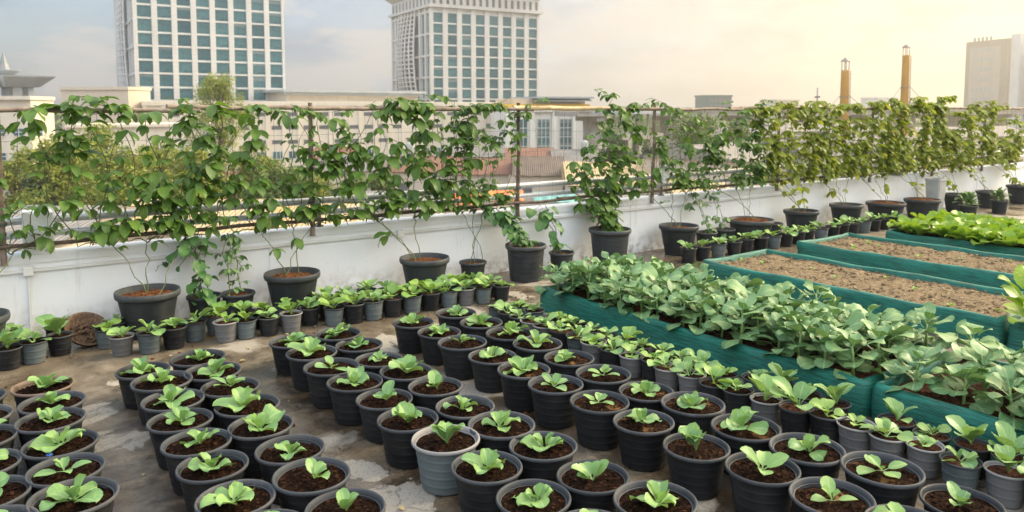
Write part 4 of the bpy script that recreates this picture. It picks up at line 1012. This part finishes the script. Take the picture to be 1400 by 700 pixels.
# chimneys
ym=simple('ochre_paint',(.40,.20,.022),(.50,.27,.04),.6,.6,.05)
def chimney(px,py,d,w,label):
    b=far(px,d); zt=hz(py,d)-GZ; w*=d/1058.4
    t=thing('factory_chimney',label,'chimney',(b.x,b.y,GZ),.3,'ochre chimneys')
    mb=MB(); mb.lathe([(w*.62,0),(w*.5,zt-w*1.6)],12,close=True); mb.lathe([(w*.5,zt-w*1.6),(w*.3,zt-w*1.58)],12); mb.build('stack',ym,t)
    mb=MB(); mb.lathe([(w*.62,zt-w*.5),(w*.58,zt-w*.42),(.02,zt)],12); mb.face([mb.vert((w*.62*math.cos(i*PI/6),w*.62*math.sin(i*PI/6),zt-w*.5)) for i in range(12)],0,False)
    for i in range(4): a=i*PI/2+.4; mb.tube([(w*.42*math.cos(a),w*.42*math.sin(a),zt-w*1.6),(w*.42*math.cos(a),w*.42*math.sin(a),zt-w*.45)],w*.05,5)
    mb.build('rain_cap',M['steel2'],t)
    for f in (.45,.7): q=MB(); z=zt*f; r=w*(.62-.12*f); q.lathe([(r,z),(r+w*.08,z),(r+w*.08,z+w*.12),(r,z+w*.12)],12); q.build('band',M['steel2'],t)
    lad=MB(); r=w*.66
    for sx_ in (-.25,.25): lad.tube([(sx_,-r-.1,2),(sx_,-r*.82-.1,zt-w*1.7)],.04,4)
    for k in range(int((zt-6)/.8)): zz_=2.5+k*.8; yy_=-r-.1+(r*.18)*(zz_/zt); lad.tube([(-.25,yy_,zz_),(.25,yy_,zz_)],.03,4)
    lad.build('ladder',M['steel2'],t)
    g=MB(); z=zt*.72
    for a in (.4,2.5,4.6): g.tube([(w*.5*math.cos(a),w*.5*math.sin(a),z),(w*7*math.cos(a),w*7*math.sin(a),zt*.35)],.04,4)
    g.build('guy_wires',M['steel2'],t)
chimney(1154,79,120,11,'shorter thicker ochre chimney with small rain cap')
chimney(1236,61,120,9.5,'taller thinner ochre chimney with rain cap and guy wires')
# viaduct
t,L,H=block('viaduct','grey concrete elevated road on piers behind the trees','viaduct',790,150,1480,230,9,GZ,hz(150,150),None)
cm=stone('viaduct_concrete',(.26,.245,.22),(.33,.31,.28),.2)
mb=MB(); mb.box(0,0,H-1.3,L,9,H-.4); mb.box(0,-.2,H-.398,L,.2,H+.4); mb.box(0,8.8,H-.398,L,9.2,H+.4); mb.build('deck',cm,t)
for i in range(9):
    q=MB(); x=5+i*L/9; q.box(x,3,0,x+1.8,6,H-2.3); q.box(x-.3,.5,H-2.298,x+2.1,8.5,H-1.302); q.build('pier',cm,t)
t,L,H=block('station_platform','grey lower platform deck on columns beside the elevated road','platform',846,132,908,140,7,GZ,hz(184,132),None)
mb=MB(); mb.box(0,0,H-1.0,L,7,H); mb.build('deck',cm,t)
for i in range(4): q=MB(); q.box(1+i*L/4,2,0,1.8+i*L/4,3,H-1.002); q.build('column',cm,t)
for i in range(4): q=MB(); q.box(1+i*L/4,2,H+.002,1.3+i*L/4,2.3,H+3.5); q.build('post',cm,t)
q=MB(); q.box(-.5,-.5,H+3.502,L+.5,6,H+3.9); q.build('canopy',M['greyroof'],t)
# distant blocks
for px0,px1,py,d,lab,mat in ((968,1000,130,420,'small hazy teal-grey block on the horizon above the trees',M['glass']),(1062,1092,136,400,'tiny hazy cream block with pitched roof on the horizon',M['cream']),(1200,1228,133,450,'small hazy white block on horizon left of tall chimney',M['whitew']),(1243,1256,139,460,'tiny hazy grey block right of tall chimney',M['greyroof']),
    (820,900,146,500,'long low hazy block at the horizon near right end of pillared hall',M['cream'])):
    t,L,H=block('distant_block',lab,'building',px0,d,px1,d+4,14,GZ,hz(py,d),mat)
    mb=MB(); mb.box(0,0,0,L,14,H-.8); mb.box(-.4,-.4,H-.798,L+.4,14.4,H); mb.build('walls',mat,t)
    q=winmesh(L*.12,1.4,M['dark'],.1,False)
    for k in range(3): wins(t,q,5,L*.08,L*.19,H-3.6-k*3)
def corr(name,a,b,freq=2.2):
    m,nt,p,o=newmat(name); co=objco(nt); n=noise_(nt,co,.6,6)
    sp=nd(nt,'ShaderNodeSeparateXYZ'); nt.links.new(co,sp.inputs[0])
    w=math_(nt,'SINE',math_(nt,'MULTIPLY',sp.outputs[0],2*PI*freq))
    c=ramp(nt,n,[(.3,a),(.7,b)]); c=mix(nt,ramp(nt,w,[(.6,0.),(1.,.25)]),c,tuple(q*.5 for q in a))
    nt.links.new(c,p.inputs['Base Color']); p.inputs['Roughness'].default_value=.7; bump(nt,p,w,.5,.08); return m
RM={'cream':corr('cream_corrugated',(.42,.31,.155),(.50,.38,.21),4),'rust':corr('rusty_corrugated',(.13,.052,.032),(.21,.095,.058),4),'grey':corr('grey_corrugated',(.12,.115,.11),(.20,.195,.19),4),'brown':corr('brown_corrugated',(.075,.055,.045),(.14,.105,.08),4),
    'blue':corr('blue_sheet',(.03,.20,.34),(.05,.26,.42)),'orange':corr('orange_canvas',(.72,.16,.03),(.80,.22,.05),1),'pale':corr('pale_corrugated',(.19,.175,.155),(.25,.235,.215),4),'teal':corr('teal_canvas',(.10,.28,.27),(.16,.36,.34),1),'red':corr('red_sheet',(.45,.08,.05),(.55,.12,.07))}
# white low factories on the right
for k,(px0,px1,py,d,mat,lab) in enumerate([(985,1090,190,120,'whitew','long white low workshop right of the trees'),(1075,1190,180,150,'whitew','white warehouse behind the short ochre chimney'),(1180,1300,196,110,'whitew','white warehouse between tall chimney and pale planter'),(1290,1420,188,130,'cream','cream warehouse below the tan slab tower'),(1120,1260,214,85,'whitew','nearest white shed roof seen under the right vines'),(1010,1100,222,80,'cream','cream shed roof under the right vines'),(1260,1400,218,84,'cream','cream shed nearest the right edge')]):
    t,L,H=block('warehouse',lab,'warehouse',px0,d,px1,d+10,12,GZ,hz(py,d),None)
    mb=MB(); mb.box(0,0,0,L,12,H); mb.build('walls',M['whouse' if mat=='whitew' else 'creamd'],t)
    rf=MB()
    v=[rf.vert(q) for q in ((-.4,-.5,H+.003),(L+.4,-.5,H+.003),(L+.4,12.5,H+.003),(-.4,12.5,H+.003),(-.4,6,H+1.6),(L+.4,6,H+1.6))]
    for f in ((0,1,5,4),(2,3,4,5),(1,2,5),(3,0,4),(3,2,1,0)): rf.face([v[i] for i in f],0,False)
    rf.build('roof',RM['pale' if k%2 else 'grey'],t)
    q=winmesh(1.8,1.3,M['dark'],.05,False); wins(t,q,max(2,int(L/3.5)),.8,3.3,H-2.6)
# ---- roofs of the low houses between the garden and the podium
def shed(px0,px1,d,z,dep,rise,rm,wallm,label,rot=0,nm='low_house',cat='house'):
    a=far(px0,d); b=far(px1,d); v=b-a; L=v.length
    t=thing(nm,label,cat,(a.x,a.y,GZ),math.atan2(v.y,v.x)+rot,'low houses below the roof garden'); H=z-GZ
    mb=MB(); mb.box(.4,.4,0,L-.4,dep-.4,H-.05); mb.build('walls',M[wallm],t)
    q=winmesh(1.2,1.1,M['dark'],.05,False)
    for i in range(max(1,int(L/4))): link('window',q,t,(1.2+i*3.6,.4,H-2.6))
    rf=MB(); th=.12
    n=10
    for s in (0,1):
        y0,y1=(0,dep/2) if s==0 else (dep,dep/2)
        ids=[[rf.vert((L*i/n,y0+(y1-y0)*j/3,H+rise*j/3+R.uniform(-.03,.03)*(0<i<n))) for i in range(n+1)] for j in range(4)]
        for j in range(3):
            for i in range(n):
                f=[ids[j][i],ids[j][i+1],ids[j+1][i+1],ids[j+1][i]]
                rf.face(f if s==0 else f[::-1],0,False)
    g=len(rf.v)
    for x in (0,L):
        f=[rf.vert((x,0,H-.04)),rf.vert((x,dep,H-.04)),rf.vert((x,dep/2,H+rise-.04))]; rf.face(f if x==0 else f[::-1],0,False)
    f=[rf.vert(p) for p in ((0,dep,H-.05),(L,dep,H-.05),(L,0,H-.05),(0,0,H-.05))]; rf.face(f,0,False)
    rf.build('roof',RM[rm],t)
    return t
shed(95,330,38,-4.6,13,1.0,'cream','cream','large cream corrugated roof close below the rail, left half')
shed(330,470,42,-4.9,9,.8,'cream','cream','cream corrugated roof below the rail left of the dense vine')
shed(-90,70,34,-4.4,12,1.0,'pale','cream','pale roof below the rail at the left edge')
shed(352,402,57,-5.9,4,.5,'blue','cream','small blue sheet roof glimpsed below the rail')
shed(480,600,58,-6.0,8,1.0,'pale','whitew','pale roof behind the densest vine')
shed(590,655,66,-6.6,6,.6,'orange','cream','orange awning roof left of the dark trellis post',nm='market_stall',cat='stall')
shed(662,716,68,-6.5,6,.6,'orange','cream','orange awning roof beside the dark trellis post',nm='market_stall',cat='stall')
shed(640,668,58,-6.7,4,.4,'red','cream','small red awning under the orange ones',nm='market_stall',cat='stall')
shed(730,790,70,-6.9,5,.7,'teal','whitew','faded teal canopy right of the dark trellis post',nm='market_stall',cat='stall')
shed(775,905,84,-6.8,13,2.2,'cream','cream','wide cream gable roof behind the hanging pouch')
shed(700,775,92,-6.4,11,2.0,'brown','creamd','dark brown gable roof right of the dark trellis post')
shed(620,700,96,-6.6,10,1.7,'rust','creamd','rusty roof behind the orange awnings')
shed(530,625,100,-6.6,10,1.8,'rust','creamd','red-brown roof behind the densest vine')
shed(425,520,98,-6.3,10,1.8,'grey','creamd','grey roof between the second and third trellis posts')
shed(420,480,118,-6.2,9,1.8,'rust','creamd','small rust roof farther back between second and third trellis posts')
shed(690,760,122,-6.4,10,1.6,'rust','creamd','rusty roof just in front of the pillared hall')
shed(755,840,120,-6.6,10,1.6,'grey','creamd','grey roof in front of the right end of pillared hall')
shed(600,690,128,-6.4,10,1.4,'grey','creamd','grey roof against the foot of the podium')
shed(820,900,106,-6.9,9,1.3,'pale','whitew','pale roof below the platform deck')
shed(905,960,110,-6.7,9,1.2,'pale','whitew','white house below the round tree, left one')
shed(960,1040,112,-6.7,9,1.3,'rust','whitew','rust-roofed house below the round tree, right one')
shed(250,330,78,-6.4,8,1.3,'rust','creamd','rust roof at foot of the feathery tree')
shed(120,215,84,-6.2,9,1.4,'grey','cream','grey roof behind the left yellow trees')
shed(925,1010,72,-6.6,9,1.2,'cream','cream','cream roof right of the hanging pouch')
def aerial(px,d,z,h,label):
    b=far(px,d); t=thing('roof_aerial',label,'aerial',(b.x,b.y,z),R.uniform(0,3)); mb=MB(); mb.tube([(0,0,0),(0,0,h)],.045,5); mb.build('mast',M['steel2'],t)
    mb=MB()
    for k in range(5): mb.tube([(-.6+.08*k,0,h-.15-.28*k),(.6-.08*k,0,h-.15-.28*k)],.025,4)
    mb.build('crossbars',M['steel2'],t)
def tank(px,d,z,label):
    b=far(px,d); t=thing('water_tank',label,'water tank',(b.x,b.y,z),0); mb=MB(); mb.lathe([(.6,.5),(.65,.7),(.65,1.7),(.5,1.95),(.2,2.05),(0,2.05)],16,close=True); mb.build('tank_body',M['greyvase'],t)
    for a in range(4): mb=MB(); mb.tube([(.45*math.cos(a*PI/2),.45*math.sin(a*PI/2),0),(.45*math.cos(a*PI/2),.45*math.sin(a*PI/2),.52)],.05,5); mb.build('leg',M['steel2'],t)
aerial(735,98,-5.0,4.2,'thin roof aerial above the dark brown gable roof'); aerial(655,102,-5.2,4.0,'thin roof aerial above the rusty roof behind orange awnings')
aerial(455,103,-4.8,3.6,'thin roof aerial above grey roof between second and third posts'); aerial(985,118,-5.6,4.6,'thin roof aerial above the rust-roofed house by round tree')
tank(560,105,-5.0,'small grey water tank on red-brown roof behind the densest vine'); tank(800,125,-5.6,'small grey water tank before the right end of pillared hall')
# utility pole
b=far(1117,100); t=thing('utility_pole','thin utility pole with crossarm among the right vines','utility pole',(b.x,b.y,GZ),.8)
zz=hz(120,100)-GZ; mb=MB(); mb.tube([(0,0,0),(0,0,zz)],[.16,.10],8); mb.build('pole',cm,t); mb=MB(); mb.box(-1.1,-.08,zz-1.3,1.1,.08,zz-1.1); mb.box(-.8,-.08,zz-2.2,.8,.08,zz-2.05); mb.build('crossarm',M['steel2'],t)
# ---- trees
def lm(name,a,b,trans=.2):
    m,nt,p,o=newmat(name); isl=nd(nt,'ShaderNodeNewGeometry').outputs['Random Per Island']; co=objco(nt)
    n=noise_(nt,co,.7,3); f=math_(nt,'ADD',math_(nt,'MULTIPLY',isl,.5),math_(nt,'MULTIPLY',ramp(nt,n,[(.35,0.),(.65,1.)]),.5))
    c=mix(nt,f,a,b); nt.links.new(c,p.inputs['Base Color']); p.inputs['Roughness'].default_value=.6
    t=nd(nt,'ShaderNodeBsdfTranslucent'); nt.links.new(c,t.inputs[0]); ms=nd(nt,'ShaderNodeMixShader'); ms.inputs[0].default_value=trans
    nt.links.new(p.outputs[0],ms.inputs[1]); nt.links.new(t.outputs[0],ms.inputs[2]); nt.links.new(ms.outputs[0],o.inputs[0]); return m
TL={'yel':lm('yellow_green_foliage',(.14,.20,.028),(.38,.40,.07),.35),'mid':lm('mid_green_foliage',(.05,.10,.018),(.16,.21,.04)),'dark':lm('dark_green_foliage',(.018,.045,.012),(.06,.10,.025)),'gold':lm('golden_foliage',(.24,.22,.03),(.42,.36,.05),.3)}
M['bark']=simple('tree_bark',(.07,.05,.035),(.16,.12,.085),3,.9,.5,bd=.05)
def tree(px,d,ytop,wpx,mat,label,shape='round',n=2600,ls=.22,seed=0,grp='trees in the street'):
    r=random.Random(seed); b=far(px,d); Ht=hz(ytop,d)-GZ; W=wpx/1058.4*d/2
    t=thing('tree',label,'tree',(b.x,b.y,GZ),r.uniform(0,6),grp)
    tk=MB(); lean=r.uniform(-.3,.3)
    tk.tube([(0,0,0),(lean*.4,0,Ht*.35),(lean,.1,Ht*.7),(lean*1.1,.1,Ht*.95)],[W*.10+.08,W*.08+.06,.07,.02],8)
    cl=[]; k=34 if shape!='feather' else 46
    for i in range(k):
        if shape=='round':
            a=r.uniform(0,6.28); ph=math.acos(r.uniform(-1,1)); q=W*.72*r.random()**.45
            c=Vector((q*math.sin(ph)*math.cos(a),q*math.sin(ph)*math.sin(a),Ht*.62+Ht*.30*math.cos(ph)*r.random()**.4)); cr=W*r.uniform(.22,.42)
        else:
            h=.2+.8*r.random()**1.35; a=r.uniform(0,6.28); q=W*min(.95,(1.12-h)*1.35)*r.random()**.45
            c=Vector((q*math.cos(a)+lean*h,q*math.sin(a),Ht*h*.97)); cr=W*r.uniform(.14,.28)
        cl.append((c,cr)); z0=max(Ht*.2,c.z-Ht*r.uniform(.1,.25))
        tk.tube([(lean*z0/Ht,0,z0),tuple((Vector((lean*z0/Ht,0,z0))).lerp(c,.6)+Vector((0,0,-.15))),tuple(c)],[.07,.045,.015],5)
    tk.build('trunk',M['bark'],t)
    mb=MB(); per=n//k
    for c,cr in cl:
        for i in range(per):
            dv=Vector((r.gauss(0,1),r.gauss(0,1),r.gauss(0,.75))).normalized()*cr*r.random()**.4
            p=c+dv; s=ls*r.uniform(.5,1.3)
            u=Vector((r.gauss(0,1),r.gauss(0,1),r.gauss(0,.6))).normalized(); w=u.cross(Vector((r.gauss(0,1),r.gauss(0,1),r.gauss(0,1)))).normalized()
            if shape=='feather': u=(u+Vector((0,0,.8))).normalized(); sl=.22
            else: sl=.5
            f=[mb.vert(p-u*s),mb.vert(p+w*s*sl),mb.vert(p+u*s),mb.vert(p-w*s*sl)]; mb.face(f,0,False)
    mb.build('crown',mat,t)
tree(300,66,98,150,TL['yel'],'tall feathery yellow-green tree rising in front of the left tower','feather',15000,.18,1)
tree(312,58,205,34,TL['gold'],'narrow golden columnar tree at the foot of the feathery tree','feather',2600,.16,2)
tree(125,58,160,120,TL['yel'],'broad yellow-green tree behind the left vine canopy','round',6000,.18,3)
tree(62,62,185,70,TL['dark'],'dark bushy tree behind the first trellis post','round',4500,.17,4)
tree(215,70,190,110,TL['yel'],'rounded yellow-green tree between the left vine and feathery tree','round',5000,.18,5)
tree(375,62,205,110,TL['mid'],'mid green tree behind the second trellis post','round',5000,.18,6)
tree(160,52,176,130,TL['yel'],'broad yellow-green tree close below the left vine pot','round',6000,.17,13)
tree(420,66,215,110,TL['yel'],'low yellow-green tree right of the second trellis post','round',5000,.17,14)
tree(262,54,196,120,TL['yel'],'bushy yellow-green tree left of the narrow golden tree','round',6000,.17,15)
tree(480,64,232,90,TL['mid'],'low bushy green tree between second trellis post and densest vine','round',5000,.17,16)
tree(345,70,188,90,TL['yel'],'yellow-green tree between feathery tree and second trellis post','round',5000,.18,17)
tree(70,54,172,110,TL['yel'],'tall yellow-green tree right behind the first trellis post','round',6000,.17,18)
tree(20,66,190,80,TL['yel'],'pale yellow-green tree at the left edge','round',4000,.18,7)
tree(952,96,150,125,TL['mid'],'large round green tree right of the hanging pouch','round',6500,.24,8)
tree(838,108,176,62,TL['dark'],'dark round tree beside the pillared hall','round',4500,.22,9)
tree(1010,104,160,70,TL['mid'],'smaller green tree on right side of the large round one','round',4500,.24,10)
tree(890,114,190,44,TL['dark'],'small dark tree under the platform deck','round',2500,.22,11)
tree(520,74,225,60,TL['mid'],'low green tree behind the densest vine','round',3000,.18,12)
# far treeline and town, one uncountable mass at the horizon
mb=MB(); r=random.Random(77)
for i in range(1500):
    px=r.uniform(-250,1650); d=r.uniform(340,780); b=far(px,d); h=r.uniform(4,9.5); w=r.uniform(6,16)
    for k in range(9):
        c=Vector((b.x+r.gauss(0,w*.4),b.y+r.gauss(0,w*.4),GZ+h*r.uniform(.2,1.0))); u=Vector((r.gauss(0,1),r.gauss(0,1),r.gauss(0,.5))).normalized()*w*.3; v=u.cross(Vector((r.gauss(0,1),r.gauss(0,1),r.gauss(0,1)))).normalized()*w*.25
        mb.face([mb.vert(c-u),mb.vert(c+v),mb.vert(c+u),mb.vert(c-v)],0,False)
tag(mb.build('treeline',TL['mid']),'hazy band of distant trees along the horizon','trees',None,'stuff')

# ------------------------------------------------------------------ haze
HAZE=True
if HAZE:
    m=bpy.data.materials.new('haze_air'); m.use_nodes=True; nt=m.node_tree; nt.nodes.clear()
    o=nt.nodes.new('ShaderNodeOutputMaterial'); v=nt.nodes.new('ShaderNodeVolumePrincipled')
    v.inputs['Color'].default_value=(1,.965,.91,1); v.inputs['Density'].default_value=.0009; v.inputs['Anisotropy'].default_value=.72
    nt.links.new(v.outputs[0],o.inputs['Volume'])
    mb=MB(); mb.box(-1310,-1310,GZ-1,1310,1310,75); h=mb.build('haze',m); tag(h,'thin warm haze over the whole town','haze',None,'stuff')

# ------------------------------------------------------------------ light, sky, camera
SUNPHI=rad(68); SUNEL=rad(32)                      # to the right of the view direction
sd=(FX*math.cos(SUNPHI)+RX*math.sin(SUNPHI))*math.cos(SUNEL)+Vector((0,0,math.sin(SUNEL)))
sun=bpy.data.lights.new('sun','SUN'); sun.energy=2.2; sun.angle=rad(16); sun.color=(1,.88,.68)
so=bpy.data.objects.new('sun',sun); COL.objects.link(so); so.rotation_euler=sd.to_track_quat('Z','Y').to_euler(); so.location=(5,0,20)
w=bpy.data.worlds.new('World'); sc.world=w; w.use_nodes=True; nt=w.node_tree; bg=nt.nodes['Background']
sky=nd(nt,'ShaderNodeTexSky',sky_type='NISHITA',sun_disc=False); sky.sun_elevation=SUNEL; sky.sun_rotation=math.atan2(sd.x,sd.y); sky.dust_density=2.0; sky.air_density=1.0; sky.altitude=0
tc=nd(nt,'ShaderNodeTexCoord').outputs['Generated']
def dotv(vec):
    n=nd(nt,'ShaderNodeVectorMath',operation='DOT_PRODUCT'); nt.links.new(tc,n.inputs[0]); n.inputs[1].default_value=vec; return n.outputs['Value']
side=dotv(tuple(RX))
mp=nd(nt,'ShaderNodeMapping'); mp.inputs['Scale'].default_value=(1.6,1.6,4.2); nt.links.new(tc,mp.inputs[0])
cn=noise_(nt,mp.outputs[0],2.3,7,.55,.25); cn2=noise_(nt,mp.outputs[0],6.0,6,.6,.2)
cov=ramp(nt,math_(nt,'ADD',cn,math_(nt,'MULTIPLY',math_(nt,'ADD',side,.35),.42)),[(.44,.30),(.62,1.)])
cloudc=ramp(nt,math_(nt,'ADD',math_(nt,'MULTIPLY',side,.8),.5),[(.05,(1.1,1.55,2.3)),(.28,(2.2,2.75,3.4)),(.52,(3.5,3.7,3.9)),(.90,(5.3,4.55,3.35))])
shade=ramp(nt,cn2,[(.36,.84),(.64,1.12)])
mm=nd(nt,'ShaderNodeMix',data_type='RGBA',blend_type='MULTIPLY'); mm.inputs[0].default_value=1; nt.links.new(cloudc,mm.inputs[6]); nt.links.new(shade,mm.inputs[7])
lump=ramp(nt,noise_(nt,mp.outputs[0],3.4,8,.58,.35),[(.50,0.),(.585,.85)])
lit=mix(nt,ramp(nt,side,[(-.0,.35),(.5,1.)]),(3.3,3.2,3.25),(5.6,4.9,3.9))
skyc=mix(nt,lump,mix(nt,cov,sky.outputs[0],mm.outputs[2]),lit)
back=ramp(nt,dotv(tuple(FX)),[(0.,1.),(.30,0.)]) if False else ramp(nt,math_(nt,'ADD',math_(nt,'MULTIPLY',dotv(tuple(FX)),-.5),.5),[(.46,0.),(.72,.85)])
aur=ramp(nt,dotv(tuple(sd)),[(.62,0.),(.98,1.)],'EASE')   # hazy aureole round the veiled sun
skyc=mix(nt,math_(nt,'MULTIPLY',aur,.9),skyc,(10.5,7.6,3.9))
skyc=mix(nt,back,skyc,(4.9,5.1,5.4))  # brighter neutral sky added behind the camera, unseen, to lift the wall
zup=dotv((0,0,1)); gain=ramp(nt,zup,[(.20,.30),(.55,(.72,.745,.77))])
gm_=nd(nt,'ShaderNodeMix',data_type='RGBA',blend_type='MULTIPLY'); gm_.inputs[0].default_value=1; nt.links.new(skyc,gm_.inputs[6])
gs=nd(nt,'ShaderNodeVectorMath',operation='SCALE'); nt.links.new(gain,gs.inputs[0]); gs.inputs['Scale'].default_value=1/.30; nt.links.new(gs.outputs[0],gm_.inputs[7])
nt.links.new(gm_.outputs[2],bg.inputs[0]); bg.inputs[1].default_value=.10
cam=bpy.data.cameras.new('camera'); co=bpy.data.objects.new('camera',cam); COL.objects.link(co); sc.camera=co
cam.sensor_width=36; cam.lens=36*1055/1400; cam.shift_y=-117/1400; cam.dof.use_dof=True; cam.dof.focus_distance=4.2; cam.dof.aperture_fstop=4.0; cam.clip_start=.05; cam.clip_end=8000
pit=math.atan(85/1055); fwd=FX*math.cos(pit)+Vector((0,0,-math.sin(pit)))
co.location=(0,0,HC); co.rotation_euler=fwd.to_track_quat('-Z','Y').to_euler()
vs=sc.view_settings; vs.view_transform='Standard'; vs.look='None'; vs.gamma=1; vs.use_curve_mapping=False; vs.exposure=1.1
sc.cycles.max_bounces=8; sc.cycles.diffuse_bounces=3; sc.cycles.glossy_bounces=2; sc.cycles.transmission_bounces=4; sc.cycles.volume_bounces=0; sc.cycles.transparent_max_bounces=6
sc.cycles.use_denoising=True
